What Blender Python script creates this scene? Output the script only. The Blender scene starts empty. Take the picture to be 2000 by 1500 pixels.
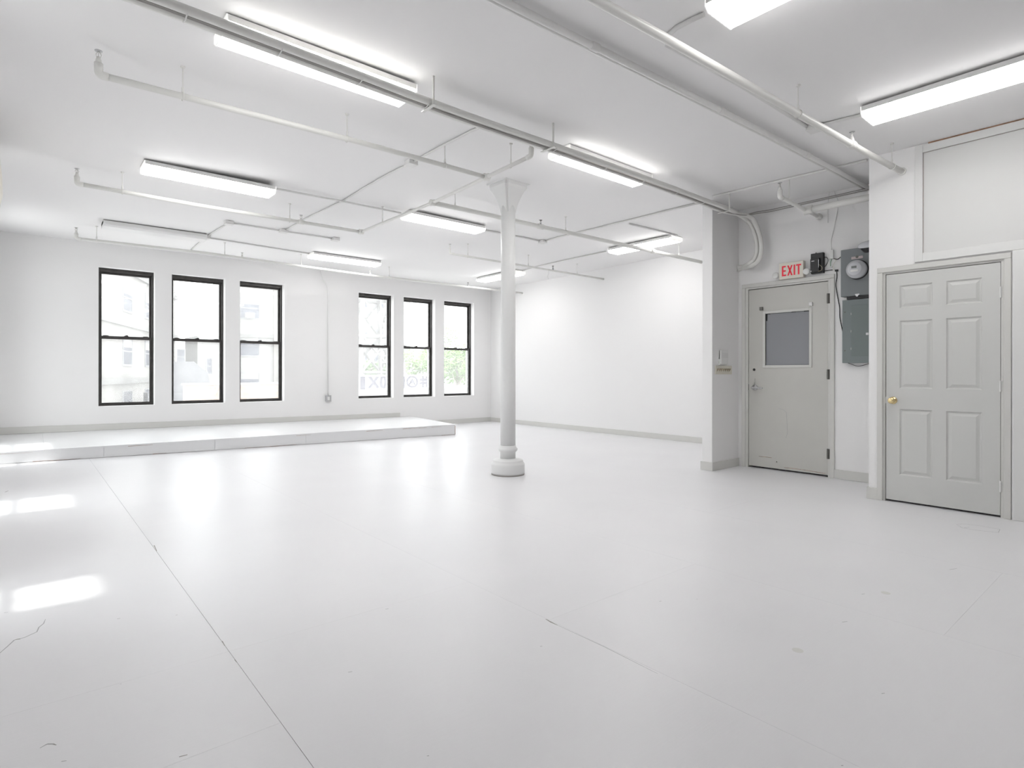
import bpy, math, random
from mathutils import Vector, Matrix
random.seed(7)
scene = bpy.context.scene
COL = scene.collection

# ------------------------------------------------------------------ camera
CAM_H = 1.15                       # metres above the floor
F_PX, CY_PX = 1121.4368, 728.55    # focal length and horizon row of the 2000x1500 frame
YAW, ROLL = math.radians(40.2284), math.radians(0.0788)
FWD = Vector((math.sin(YAW), math.cos(YAW), 0))
_rt = Vector((math.cos(YAW), -math.sin(YAW), 0)); _up = Vector((0, 0, 1))
RGT = _rt*math.cos(ROLL) + _up*math.sin(ROLL)
UPV = _up*math.cos(ROLL) - _rt*math.sin(ROLL)
cam = bpy.data.cameras.new('camera')
cam.sensor_fit = 'HORIZONTAL'; cam.sensor_width = 36
cam.lens = F_PX/2000*36; cam.shift_y = -(750-CY_PX)/2000
cam.clip_start = 0.02; cam.clip_end = 500
camo = bpy.data.objects.new('camera', cam); COL.objects.link(camo)
_m = Matrix((RGT, UPV, -FWD)).transposed().to_4x4(); _m.translation = (0, 0, CAM_H)
camo.matrix_world = _m
scene.camera = camo

# ------------------------------------------------------------------ light
SKY = 4.0; SUN = 6.0; LAMP = 11.0
world = bpy.data.worlds.new('overcast_sky'); scene.world = world; world.use_nodes = True
bg = world.node_tree.nodes['Background']
bg.inputs['Color'].default_value = (0.96, 0.98, 1.0, 1); bg.inputs['Strength'].default_value = SKY
sun = bpy.data.lights.new('sun_offscreen', 'SUN'); sun.energy = SUN; sun.angle = math.radians(3.0); sun.color = (1, 0.98, 0.95)
suno = bpy.data.objects.new('sun_offscreen', sun); COL.objects.link(suno)
suno.location = (-6, 5, 20)
suno.rotation_euler = Vector((1, 0, -3.0)).to_track_quat('-Z', 'Y').to_euler()
vs = scene.view_settings
vs.view_transform = 'Standard'; vs.look = 'None'; vs.gamma = 1; vs.use_curve_mapping = False
vs.exposure = 0.22

# ------------------------------------------------------------------ room measures (metres)
FAR, RIGHT, EXITX, CLOSX, H = 10.799, 8.464, 6.774, 5.934, 3.136
LEFT, BACK = -0.40, -2.6
PARY0, PARY1, PARX = 3.640, 3.772, 6.168      # partition stub beside the exit door
CORNY = 1.918                                   # corner of the closet wall
def ceil_z(x, y):                               # old loft ceiling, highest over the column
    return H + 0.175*math.exp(-((x-4.2)/2.5)**2/2 - ((y-5.6)/1.5)**2/2)
def ray(px, py): return FWD + RGT*((px-1000)/F_PX) - UPV*((py-CY_PX)/F_PX)
EYE = Vector((0, 0, CAM_H))
def atz(px, py, z): d = ray(px, py); return EYE + d*((z-CAM_H)/d.z)
def aty(px, py, y): d = ray(px, py); return EYE + d*(y/d.y)
def atx(px, py, x): d = ray(px, py); return EYE + d*(x/d.x)
def onc(px, py, off=0.0):
    z = H
    for _ in range(30):
        p = atz(px, py, z-off); z = ceil_z(p.x, p.y)
    return p

# ------------------------------------------------------------------ materials
def mat(name, col, rough=0.5, metal=0.0, bump=0.0, bscale=40, vary=0.0, vscale=3.0, emit=None, estr=0.0, spec=0.5, stretch=(1, 1, 1)):
    m = bpy.data.materials.new(name); m.use_nodes = True
    nt = m.node_tree; b = nt.nodes['Principled BSDF']
    b.inputs['Base Color'].default_value = (*col, 1); b.inputs['Roughness'].default_value = rough
    b.inputs['Metallic'].default_value = metal; b.inputs['Specular IOR Level'].default_value = spec
    if emit:
        b.inputs['Emission Color'].default_value = (*emit, 1); b.inputs['Emission Strength'].default_value = estr
    if bump or vary:
        tc = nt.nodes.new('ShaderNodeTexCoord'); mp = nt.nodes.new('ShaderNodeMapping')
        mp.inputs['Scale'].default_value = stretch
        nt.links.new(tc.outputs['Object'], mp.inputs['Vector'])
    if bump:
        n = nt.nodes.new('ShaderNodeTexNoise'); n.inputs['Scale'].default_value = bscale; n.inputs['Detail'].default_value = 3
        nt.links.new(mp.outputs['Vector'], n.inputs['Vector'])
        bp = nt.nodes.new('ShaderNodeBump'); bp.inputs['Strength'].default_value = bump; bp.inputs['Distance'].default_value = 0.004
        nt.links.new(n.outputs['Fac'], bp.inputs['Height']); nt.links.new(bp.outputs['Normal'], b.inputs['Normal'])
    if vary:
        n2 = nt.nodes.new('ShaderNodeTexNoise'); n2.inputs['Scale'].default_value = vscale; n2.inputs['Detail'].default_value = 4
        nt.links.new(mp.outputs['Vector'], n2.inputs['Vector'])
        cr = nt.nodes.new('ShaderNodeValToRGB')
        cr.color_ramp.elements[0].position = 0.3; cr.color_ramp.elements[1].position = 0.7
        cr.color_ramp.elements[0].color = (*[c*(1-vary) for c in col], 1); cr.color_ramp.elements[1].color = (*[min(1, c*(1+vary)) for c in col], 1)
        nt.links.new(n2.outputs['Fac'], cr.inputs['Fac']); nt.links.new(cr.outputs['Color'], b.inputs['Base Color'])
    return m

def floor_material():
    m = mat('painted_plywood', (0.84, 0.84, 0.85), 0.34)
    nt = m.node_tree; b = nt.nodes['Principled BSDF']; L = nt.links
    tc = nt.nodes.new('ShaderNodeTexCoord')
    geo = nt.nodes.new('ShaderNodeNewGeometry')
    # brushed grain relief
    mp = nt.nodes.new('ShaderNodeMapping'); mp.inputs['Scale'].default_value = (4, 60, 1)
    L.new(geo.outputs['Position'], mp.inputs['Vector'])
    n1 = nt.nodes.new('ShaderNodeTexNoise'); n1.inputs['Scale'].default_value = 1.5; n1.inputs['Detail'].default_value = 3
    L.new(mp.outputs['Vector'], n1.inputs['Vector'])
    n2 = nt.nodes.new('ShaderNodeTexNoise'); n2.inputs['Scale'].default_value = 2.2; n2.inputs['Detail'].default_value = 2
    L.new(geo.outputs['Position'], n2.inputs['Vector'])
    ad = nt.nodes.new('ShaderNodeMath'); ad.operation = 'ADD'
    m2 = nt.nodes.new('ShaderNodeMath'); m2.operation = 'MULTIPLY'; m2.inputs[1].default_value = 1.2
    L.new(n2.outputs['Fac'], m2.inputs[0]); L.new(n1.outputs['Fac'], ad.inputs[0]); L.new(m2.outputs[0], ad.inputs[1])
    bp = nt.nodes.new('ShaderNodeBump'); bp.inputs['Strength'].default_value = 0.10; bp.inputs['Distance'].default_value = 0.01
    L.new(ad.outputs[0], bp.inputs['Height']); L.new(bp.outputs['Normal'], b.inputs['Normal'])
    # small paint chips
    vo = nt.nodes.new('ShaderNodeTexVoronoi'); vo.inputs['Scale'].default_value = 3.2
    mp2 = nt.nodes.new('ShaderNodeMapping'); mp2.inputs['Scale'].default_value = (1, 1.9, 1)
    L.new(geo.outputs['Position'], mp2.inputs['Vector']); L.new(mp2.outputs['Vector'], vo.inputs['Vector'])
    wn = nt.nodes.new('ShaderNodeTexNoise'); wn.inputs['Scale'].default_value = 90; L.new(geo.outputs['Position'], wn.inputs['Vector'])
    sb = nt.nodes.new('ShaderNodeMath'); sb.operation = 'MULTIPLY_ADD'; sb.inputs[1].default_value = 0.02
    L.new(wn.outputs['Fac'], sb.inputs[0]); L.new(vo.outputs['Distance'], sb.inputs[2])
    lt = nt.nodes.new('ShaderNodeMath'); lt.operation = 'LESS_THAN'; lt.inputs[1].default_value = 0.024
    L.new(sb.outputs[0], lt.inputs[0])
    # worn patches, a few percent
    n3 = nt.nodes.new('ShaderNodeTexNoise'); n3.inputs['Scale'].default_value = 1.1; n3.inputs['Detail'].default_value = 5
    L.new(geo.outputs['Position'], n3.inputs['Vector'])
    cr = nt.nodes.new('ShaderNodeValToRGB')
    cr.color_ramp.elements[0].position = 0.3; cr.color_ramp.elements[0].color = (0.812, 0.806, 0.824, 1)
    cr.color_ramp.elements[1].position = 0.7; cr.color_ramp.elements[1].color = (0.842, 0.836, 0.852, 1)
    L.new(n3.outputs['Fac'], cr.inputs['Fac'])
    mx = nt.nodes.new('ShaderNodeMix'); mx.data_type = 'RGBA'
    mf = nt.nodes.new('ShaderNodeMath'); mf.operation = 'MULTIPLY'; mf.inputs[1].default_value = 0.55
    L.new(lt.outputs[0], mf.inputs[0]); L.new(mf.outputs[0], mx.inputs['Factor'])
    L.new(cr.outputs['Color'], mx.inputs['A']); mx.inputs['B'].default_value = (0.35, 0.35, 0.36, 1)
    L.new(mx.outputs['Result'], b.inputs['Base Color'])
    return m

def glass_material():
    m = bpy.data.materials.new('veiled_window_glass'); m.use_nodes = True
    nt = m.node_tree; nt.nodes.clear(); L = nt.links
    out = nt.nodes.new('ShaderNodeOutputMaterial')
    tr = nt.nodes.new('ShaderNodeBsdfTransparent'); tr.inputs['Color'].default_value = (0.97, 0.985, 0.98, 1)
    veil = nt.nodes.new('ShaderNodeBsdfTranslucent'); veil.inputs['Color'].default_value = (0.95, 0.95, 0.95, 1)  # translucent share that lays a pale veil of glare over the view
    gl = nt.nodes.new('ShaderNodeBsdfGlossy'); gl.inputs['Roughness'].default_value = 0.02
    lw = nt.nodes.new('ShaderNodeLayerWeight'); lw.inputs['Blend'].default_value = 0.5
    pw = nt.nodes.new('ShaderNodeMath'); pw.operation = 'POWER'; pw.inputs[1].default_value = 5; L.new(lw.outputs['Facing'], pw.inputs[0])
    fr = nt.nodes.new('ShaderNodeMath'); fr.operation = 'MULTIPLY_ADD'; fr.inputs[1].default_value = 0.7; fr.inputs[2].default_value = 0.03; L.new(pw.outputs[0], fr.inputs[0])
    n = nt.nodes.new('ShaderNodeTexNoise'); n.inputs['Scale'].default_value = 5
    ma = nt.nodes.new('ShaderNodeMath'); ma.operation = 'MULTIPLY_ADD'; ma.inputs[1].default_value = 0.10; ma.inputs[2].default_value = VEIL
    L.new(n.outputs['Fac'], ma.inputs[0])
    a = nt.nodes.new('ShaderNodeMixShader'); L.new(ma.outputs[0], a.inputs['Fac']); L.new(tr.outputs[0], a.inputs[1]); L.new(veil.outputs[0], a.inputs[2])
    b = nt.nodes.new('ShaderNodeMixShader'); L.new(fr.outputs[0], b.inputs['Fac']); L.new(a.outputs[0], b.inputs[1]); L.new(gl.outputs[0], b.inputs[2])
    L.new(b.outputs[0], out.inputs['Surface'])
    return m
VEIL = 0.06  # base share of the glare veil in the panes

def brick_like(name, c1, c2, mortar, scale):
    m = mat(name, c1, 0.8); nt = m.node_tree; L = nt.links
    g = nt.nodes.new('ShaderNodeNewGeometry'); mp = nt.nodes.new('ShaderNodeMapping')
    mp.inputs['Rotation'].default_value = (math.radians(90), 0, 0)
    L.new(g.outputs['Position'], mp.inputs['Vector'])
    br = nt.nodes.new('ShaderNodeTexBrick'); br.inputs['Scale'].default_value = scale
    br.inputs['Color1'].default_value = (*c1, 1); br.inputs['Color2'].default_value = (*c2, 1); br.inputs['Mortar'].default_value = (*mortar, 1)
    L.new(mp.outputs['Vector'], br.inputs['Vector']); L.new(br.outputs['Color'], nt.nodes['Principled BSDF'].inputs['Base Color'])
    return m

M = {
 'wall': mat('white_wall_paint', (0.90, 0.893, 0.892), 0.62, spec=0.3),
 'ceiling': mat('white_ceiling_paint', (0.905, 0.897, 0.899), 0.7, spec=0.3),
 'floor': floor_material(),
 'gap': mat('dirty_joint', (0.34, 0.32, 0.30), 0.9),
 'stage': mat('stage_paint', (0.83, 0.83, 0.84), 0.36, bump=0.1, bscale=30),
 'riser': mat('riser_paint', (0.83, 0.83, 0.84), 0.5, bump=0.12, bscale=30),
 'chip': mat('bare_wood_chips', (0.42, 0.28, 0.22), 0.9, vary=0.5, vscale=25),
 'trim': mat('grey_white_trim_paint', (0.69, 0.685, 0.66), 0.4),
 'white_trim': mat('white_trim_paint', (0.80, 0.80, 0.79), 0.45, bump=0.05, bscale=40),
 'steel_door': mat('putty_steel_door_paint', (0.60, 0.592, 0.56), 0.45, bump=0.05, bscale=50, vary=0.02),
 'panel_door': mat('pale_grey_door_paint', (0.66, 0.662, 0.645), 0.42),
 'board': mat('pale_grey_panel_paint', (0.74, 0.74, 0.73), 0.55, bump=0.05),
 'dark_frame': mat('dark_bronze_aluminium', (0.045, 0.041, 0.039), 0.42, vary=0.3, vscale=12),
 'glass': glass_material(),
 'frosted': mat('dull_grey_door_glass', (0.27, 0.275, 0.295), 0.3),
 'pipe': mat('cream_white_pipe_paint', (0.80, 0.795, 0.77), 0.42),
 'conduit': mat('white_painted_conduit', (0.79, 0.785, 0.775), 0.45),
 'wire': mat('grey_cable_sheath', (0.40, 0.385, 0.37), 0.6),
 'black': mat('black_plastic', (0.012, 0.012, 0.014), 0.4),
 'black_rub': mat('black_cable_rubber', (0.02, 0.02, 0.02), 0.6),
 'steel': mat('brushed_steel', (0.55, 0.55, 0.56), 0.32, 1.0),
 'dark_steel': mat('dark_tarnished_steel', (0.16, 0.155, 0.145), 0.45, 0.7),
 'brass': mat('polished_brass', (0.78, 0.63, 0.34), 0.22, 1.0),
 'grey_box': mat('grey_enamel_enclosure', (0.20, 0.215, 0.225), 0.42),
 'grey_panel': mat('grey_green_enamel_panel', (0.195, 0.225, 0.228), 0.42),
 'grey_panel_door': mat('grey_green_enamel_panel_door', (0.175, 0.205, 0.205), 0.4),
 'meter': mat('clear_grey_meter_plastic', (0.62, 0.63, 0.66), 0.12),
 'lcd': mat('grey_lcd_screen', (0.18, 0.19, 0.19), 0.3),
 'pink': mat('pale_pink_sticker', (0.62, 0.52, 0.53), 0.6),
 'ivory': mat('ivory_plastic', (0.74, 0.71, 0.62), 0.4),
 'toggle': mat('dark_ivory_plastic', (0.40, 0.34, 0.24), 0.4),
 'whiteplastic': mat('white_plastic', (0.80, 0.80, 0.79), 0.35),
 'red': mat('red_exit_letter_film', (0.68, 0.012, 0.035), 0.4, emit=(1.0, 0.02, 0.06), estr=0.12),
 'signface': mat('cream_sign_housing', (0.78, 0.74, 0.66), 0.4),
 'lamp': mat('lit_acrylic_lens', (0.9, 0.9, 0.9), 0.4, emit=(1.0, 0.99, 0.975), estr=LAMP),
 'lamp_end': mat('lit_acrylic_end_cap', (0.85, 0.85, 0.85), 0.4, emit=(1.0, 0.99, 0.96), estr=0.45),
 'lens_off': mat('unlit_acrylic_lens', (0.86, 0.86, 0.86), 0.35),
 'fixture': mat('white_enamel_steel', (0.80, 0.80, 0.79), 0.35),
 'green': mat('green_plastic', (0.03, 0.22, 0.09), 0.4),
 'wood': mat('bare_orange_wood', (0.33, 0.19, 0.12), 0.8, vary=0.4, vscale=14),
 'column': mat('thick_white_column_paint', (0.82, 0.82, 0.815), 0.38, bump=0.25, bscale=35),
 'stain': mat('grey_scuff', (0.42, 0.42, 0.43), 0.7),
 # outdoors
 'stone': mat('pale_stone_render', (0.25, 0.24, 0.228), 0.9, vary=0.12, vscale=0.5),
 'stone2': mat('white_painted_render', (0.30, 0.295, 0.288), 0.9, vary=0.06, vscale=0.4),
 'cornice': mat('grey_stone_bands', (0.19, 0.185, 0.18), 0.9),
 'outglass': mat('dull_outdoor_window_glass', (0.09, 0.095, 0.12), 0.25),
 'outframe': mat('pale_outdoor_window_frame', (0.24, 0.24, 0.25), 0.6),
 'brick': brick_like('faded_orange_brick', (0.27, 0.19, 0.155), (0.29, 0.21, 0.175), (0.32, 0.28, 0.26), 1.2),
 'parapet': mat('white_painted_parapet', (0.38, 0.375, 0.375), 0.8, vary=0.04, vscale=0.6),
 'spray': mat('grey_violet_spray_paint', (0.10, 0.095, 0.115), 0.8),
 'outwhite': mat('white_letter_paint', (0.42, 0.42, 0.42), 0.7),
 'outsteel': mat('weathered_grey_steel', (0.25, 0.245, 0.245), 0.7),
 'leaf': mat('fresh_green_leaf', (0.16, 0.26, 0.085), 0.6, vary=0.35, vscale=1.2),  # the yellower of the two leaf greens
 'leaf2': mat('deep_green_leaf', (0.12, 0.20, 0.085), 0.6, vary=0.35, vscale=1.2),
 'bark': mat('grey_brown_bark', (0.25, 0.22, 0.2), 0.9),
 'ground': mat('pale_concrete_ground', (0.50, 0.495, 0.49), 0.9, vary=0.06, vscale=0.3),
 'tank': mat('dull_grey_roof_metal', (0.13, 0.13, 0.14), 0.6),
}

# ------------------------------------------------------------------ mesh helpers
class MB:
    def __init__(s): s.v = []; s.f = []
    def poly(s, pts):
        i = len(s.v); s.v += [tuple(p) for p in pts]; s.f.append(tuple(range(i, i+len(pts)))); return s
    def hexa(s, p):                  # 8 points: bottom 4 (ccw from above), top 4
        i = len(s.v); s.v += [tuple(q) for q in p]
        for f in ((3, 2, 1, 0), (4, 5, 6, 7), (0, 1, 5, 4), (1, 2, 6, 5), (2, 3, 7, 6), (3, 0, 4, 7)): s.f.append(tuple(i+k for k in f))
        return s
    def box(s, x0, x1, y0, y1, z0, z1):
        x0, x1 = sorted((x0, x1)); y0, y1 = sorted((y0, y1)); z0, z1 = sorted((z0, z1))
        return s.hexa([(x0, y0, z0), (x1, y0, z0), (x1, y1, z0), (x0, y1, z0), (x0, y0, z1), (x1, y0, z1), (x1, y1, z1), (x0, y1, z1)])
    def prism(s, poly, vec):         # closed polygon (3d points) extruded by vec
        n = len(poly); i = len(s.v); vec = Vector(vec)
        s.v += [tuple(Vector(p)) for p in poly] + [tuple(Vector(p)+vec) for p in poly]
        s.f.append(tuple(i+k for k in range(n))); s.f.append(tuple(i+n+k for k in reversed(range(n))))
        for k in range(n):
            a, b = k, (k+1) % n; s.f.append((i+b, i+a, i+n+a, i+n+b))
        return s
    def tube(s, pts, r, n=10, cap=True):
        P = [Vector(p) for p in pts]; R = r if isinstance(r, (list, tuple)) else [r]*len(P)
        T = []
        for k in range(len(P)):
            a = P[max(k-1, 0)]; b = P[min(k+1, len(P)-1)]; T.append((b-a).normalized())
        u = T[0].orthogonal().normalized(); base = len(s.v)
        for k, p in enumerate(P):
            if k: u = (u - T[k]*u.dot(T[k])).normalized()
            w = T[k].cross(u)
            for j in range(n):
                t = 2*math.pi*j/n; s.v.append(tuple(p + (u*math.cos(t)+w*math.sin(t))*R[k]))
        for k in range(len(P)-1):
            for j in range(n):
                a = base+k*n+j; b = base+k*n+(j+1) % n; s.f.append((a, b, b+n, a+n))
        if cap:
            s.f.append(tuple(base+j for j in reversed(range(n)))); e = base+(len(P)-1)*n; s.f.append(tuple(e+j for j in range(n)))
        return s
    def lathe(s, c, prof, axis=(0, 0, 1), n=24):   # prof: (radius, distance along axis)
        ax = Vector(axis).normalized(); u = ax.orthogonal().normalized(); w = ax.cross(u); c = Vector(c); base = len(s.v)
        for r, h in prof:
            for j in range(n):
                t = 2*math.pi*j/n; s.v.append(tuple(c + ax*h + (u*math.cos(t)+w*math.sin(t))*r))
        for k in range(len(prof)-1):
            for j in range(n):
                a = base+k*n+j; b = base+k*n+(j+1) % n; s.f.append((a, b, b+n, a+n))
        s.f.append(tuple(base+j for j in reversed(range(n)))); e = base+(len(prof)-1)*n; s.f.append(tuple(e+j for j in range(n)))
        return s
    def build(s, name, material, parent=None, smooth=False, local=False, bevel=0.0):
        off = Vector((0, 0, 0))
        if parent is not None and not local:
            q = parent
            while q is not None: off += q.location; q = q.parent
        if parent is None and not local:
            xs = [v[0] for v in s.v]; ys = [v[1] for v in s.v]; zs = [v[2] for v in s.v]
            off = Vector(((min(xs)+max(xs))/2, (min(ys)+max(ys))/2, min(zs)))
        me = bpy.data.meshes.new(name); me.from_pydata([tuple(Vector(v)-off) for v in s.v], [], s.f); me.update()
        me.materials.append(material if not isinstance(material, str) else M[material])
        if smooth:
            me.polygons.foreach_set('use_smooth', [len(p.vertices) <= 4 for p in me.polygons])
        o = bpy.data.objects.new(name, me); COL.objects.link(o)
        if parent is not None: o.parent = parent
        else: o.location = off
        if bevel:
            b = o.modifiers.new('bevel', 'BEVEL'); b.width = bevel; b.segments = 2; b.limit_method = 'ANGLE'
        return o
def empty(name, loc, rz=0.0):
    o = bpy.data.objects.new(name, None); o.location = loc; o.rotation_euler = (0, 0, rz); COL.objects.link(o); o.empty_display_size = 0.1; return o
def tag(o, label=None, cat=None, group=None, kind=None):
    if label: o['label'] = label
    if cat: o['category'] = cat
    if group: o['group'] = group
    if kind: o['kind'] = kind
    return o
def struct(o, label=None, cat=None): return tag(o, label, cat, kind='structure')
def plabel(o, label): o['label'] = label; return o
def fillet(pts, r, n=6):
    P = [Vector(p) for p in pts]; out = [P[0]]
    for k in range(1, len(P)-1):
        a, b, c = P[k-1], P[k], P[k+1]; d1 = (a-b); d2 = (c-b); rr = min(r, d1.length*0.49, d2.length*0.49)
        p1 = b+d1.normalized()*rr; p2 = b+d2.normalized()*rr
        for j in range(n+1):
            t = j/n; out.append(p1*(1-t)**2 + b*2*t*(1-t) + p2*t*t)
    return out + [P[-1]]

# ================================================================== SETTING
# ---- floor: painted plywood sheets laid on a subfloor, each sheet a part
fl = MB().box(LEFT-0.3, RIGHT+0.3, BACK-0.3, FAR+0.35, -0.16, -0.012).build('floor', 'gap')
struct(fl, 'white painted plywood sheet floor of the loft', 'floor')
xs = [LEFT-0.02, 0.64, 1.86, 3.08, 4.30, 5.52, 6.74, 7.96, RIGHT+0.02]
stag = [2.56, 2.56, 1.93, 0.70, 2.56, 1.30, 2.56, 0.7]
def panel_mesh(x0, x1, y0, y1, parent):
    MB().box(x0, x1, y0, y1, -0.012, 0.0).build('floor_panel', 'floor', parent)
for i in range(len(xs)-1):
    g0 = 0.0008 if abs(xs[i]-0.64) < .01 else 0.0003; g1 = 0.0008 if abs(xs[i+1]-0.64) < .01 else 0.0003
    ys = sorted([y for y in (stag[i]+2.44*k for k in range(-3, 5)) if BACK < y < FAR] + ([1.93] if i == 0 else []))
    ys = [BACK-0.02] + ys + [FAR+0.02]
    for a, b in zip(ys[:-1], ys[1:]):
        panel_mesh(xs[i]+g0, xs[i+1]-g1, a+0.0003, b-0.0003, fl)

# ---- ceiling: gently crowned slab
cm = MB(); nx, ny = 40, 56
X0, X1, Y0, Y1 = LEFT-0.3, RIGHT+0.3, BACK-0.3, FAR+0.35
for k in range(2):
    for j in range(ny+1):
        for i in range(nx+1):
            x = X0+(X1-X0)*i/nx; y = Y0+(Y1-Y0)*j/ny; cm.v.append((x, y, ceil_z(x, y)+0.2*k))
nn = (nx+1)*(ny+1)
for j in range(ny):
    for i in range(nx):
        a = j*(nx+1)+i; cm.f.append((a, a+nx+1, a+nx+2, a+1)); cm.f.append((nn+a, nn+a+1, nn+a+nx+2, nn+a+nx+1))
for i in range(nx):
    cm.f.append((i, i+1, nn+i+1, nn+i)); a = ny*(nx+1)+i; cm.f.append((a+1, a, nn+a, nn+a+1))
for j in range(ny):
    a = j*(nx+1); b = a+nx+1; cm.f.append((b, a, nn+a, nn+b)); a += nx; b += nx; cm.f.append((a, b, nn+b, nn+a))
struct(cm.build('ceiling', 'ceiling', smooth=True), 'white plaster ceiling of the loft', 'ceiling')

# ---- walls
WIN = [(0.844, 1.584), (1.822, 2.630), (2.866, 3.634), (5.098, 5.884), (6.120, 6.907), (7.144, 7.976)]
ZS, ZT, TOPZ = 0.628, 2.776, 3.42
wf = MB(); x = LEFT-0.3
for a, b in WIN:
    wf.box(x, a, FAR, FAR+0.33, -0.1, TOPZ); wf.box(a, b, FAR, FAR+0.33, -0.1, ZS); wf.box(a, b, FAR, FAR+0.33, ZT, TOPZ); x = b
wf.box(x, RIGHT+0.3, FAR, FAR+0.33, -0.1, TOPZ)
struct(wf.build('wall_far', 'wall'), 'white wall with six tall dark framed windows', 'wall')
struct(MB().box(RIGHT, RIGHT+0.3, PARY0, FAR, -0.1, TOPZ).build('wall_right', 'wall'), 'bare white side wall between the window wall and the partition', 'wall')
struct(MB().box(PARX, RIGHT, PARY0, PARY1, 0, TOPZ).build('wall_partition', 'wall', bevel=0.004), 'white partition end beside the exit door', 'wall')
DY0, DY1, DZ = 2.568, 3.545, 2.198        # exit doorway
w = MB().box(EXITX, EXITX+0.14, CORNY, DY0, 0, TOPZ).box(EXITX, EXITX+0.14, DY1, PARY0, 0, TOPZ).box(EXITX, EXITX+0.14, DY0, DY1, DZ, TOPZ)
w.box(EXITX+0.14, EXITX+0.2, CORNY-0.1, PARY0, 0, TOPZ)
struct(w.build('wall_exit', 'wall'), 'white wall holding the exit door and electrical boxes', 'wall')
CY0, CY1, CZ = 0.958, 1.803, 2.062        # closet doorway
w = MB().box(CLOSX, CLOSX+0.13, BACK, CY0, 0, TOPZ).box(CLOSX, CLOSX+0.13, CY1, CORNY, 0, TOPZ).box(CLOSX, CLOSX+0.13, CY0, CY1, CZ, TOPZ)
w.box(CLOSX+0.13, CLOSX+0.2, BACK, CORNY, 0, TOPZ).box(CLOSX+0.2, EXITX+0.14, CORNY-0.13, CORNY, 0, TOPZ)
struct(w.build('wall_closet', 'wall'), 'white wall around the six panel closet door', 'wall')
LW = [(3.60, 4.06), (6.15, 6.88), (9.30, 10.08)]
LZ1 = 2.92
LZ = [0.15]*len(LW)
wl = MB(); y = BACK-0.3
for (a, b), lz in zip(LW, LZ):
    wl.box(LEFT-0.3, LEFT, y, a, -0.1, TOPZ); wl.box(LEFT-0.3, LEFT, a, b, -0.1, lz); wl.box(LEFT-0.3, LEFT, a, b, LZ1, TOPZ); y = b
wl.box(LEFT-0.3, LEFT, y, FAR, -0.1, TOPZ)
struct(wl.build('wall_left', 'wall'), 'white wall with windows that let in the sun', 'wall')
struct(MB().box(LEFT-0.3, CLOSX+0.2, BACK-0.3, BACK, -0.1, TOPZ).build('wall_back', 'wall'), 'plain white wall opposite the platform', 'wall')

# ---- platform (needs the front line for the baseboards)
def stage_front(x): return 8.841 + (6.107-x)*0.1202
def stage_ztop(x, back):
    t = (x+0.25)/6.36
    return (0.274+(0.222-0.274)*t) if back else (0.150+(0.192-0.150)*t)
XE_F, XE_B = 6.107, 6.30

# ---- baseboards
def skirting(name, pts, z0, z1, label, th=0.016, h2=None):
    return struct(MB().box(*pts, z0, z1).build(name, 'trim', bevel=0.004), label, 'baseboard')
bb = MB()
xa, xb = LEFT, aty(781, 806, FAR).x
zl, zr = stage_ztop(xa, True), stage_ztop(xb, True)
bb.hexa([(xa, FAR-0.018, zl), (xb, FAR-0.018, zr), (xb, FAR, zr), (xa, FAR, zl), (xa, FAR-0.018, zl+0.10), (xb, FAR-0.018, zr+0.085), (xb, FAR, zr+0.085), (xa, FAR, zl+0.10)])
struct(bb.build('baseboard_far', 'trim', bevel=0.004), 'grey white baseboard on the window wall above the platform', 'baseboard')
skirting('baseboard_corner', (XE_B+0.05, RIGHT, FAR-0.016, FAR), 0.0, 0.10, 'short baseboard under the last windows beside the platform end')
skirting('baseboard_right', (RIGHT-0.018, RIGHT, PARY1, FAR-0.016), 0.0, 0.095, 'long baseboard along the bare side wall')
b = MB().box(PARX-0.014, PARX, PARY0-0.014, PARY1+0.014, 0, 0.10).box(PARX, EXITX, PARY0-0.014, PARY0, 0, 0.10)
struct(b.build('baseboard_partition', 'trim', bevel=0.003), 'baseboard wrapping the partition end', 'baseboard')
skirting('baseboard_exit', (EXITX-0.014, EXITX, CORNY, 2.525), 0.0, 0.10, 'baseboard under the electrical boxes')
b = MB().box(CLOSX-0.016, CLOSX, 1.845, CORNY+0.014, 0, 0.105).box(CLOSX, EXITX-0.014, CORNY, CORNY+0.014, 0, 0.105)
struct(b.build('baseboard_closet', 'trim', bevel=0.003), 'small piece of baseboard at the closet wall corner', 'baseboard')

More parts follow.
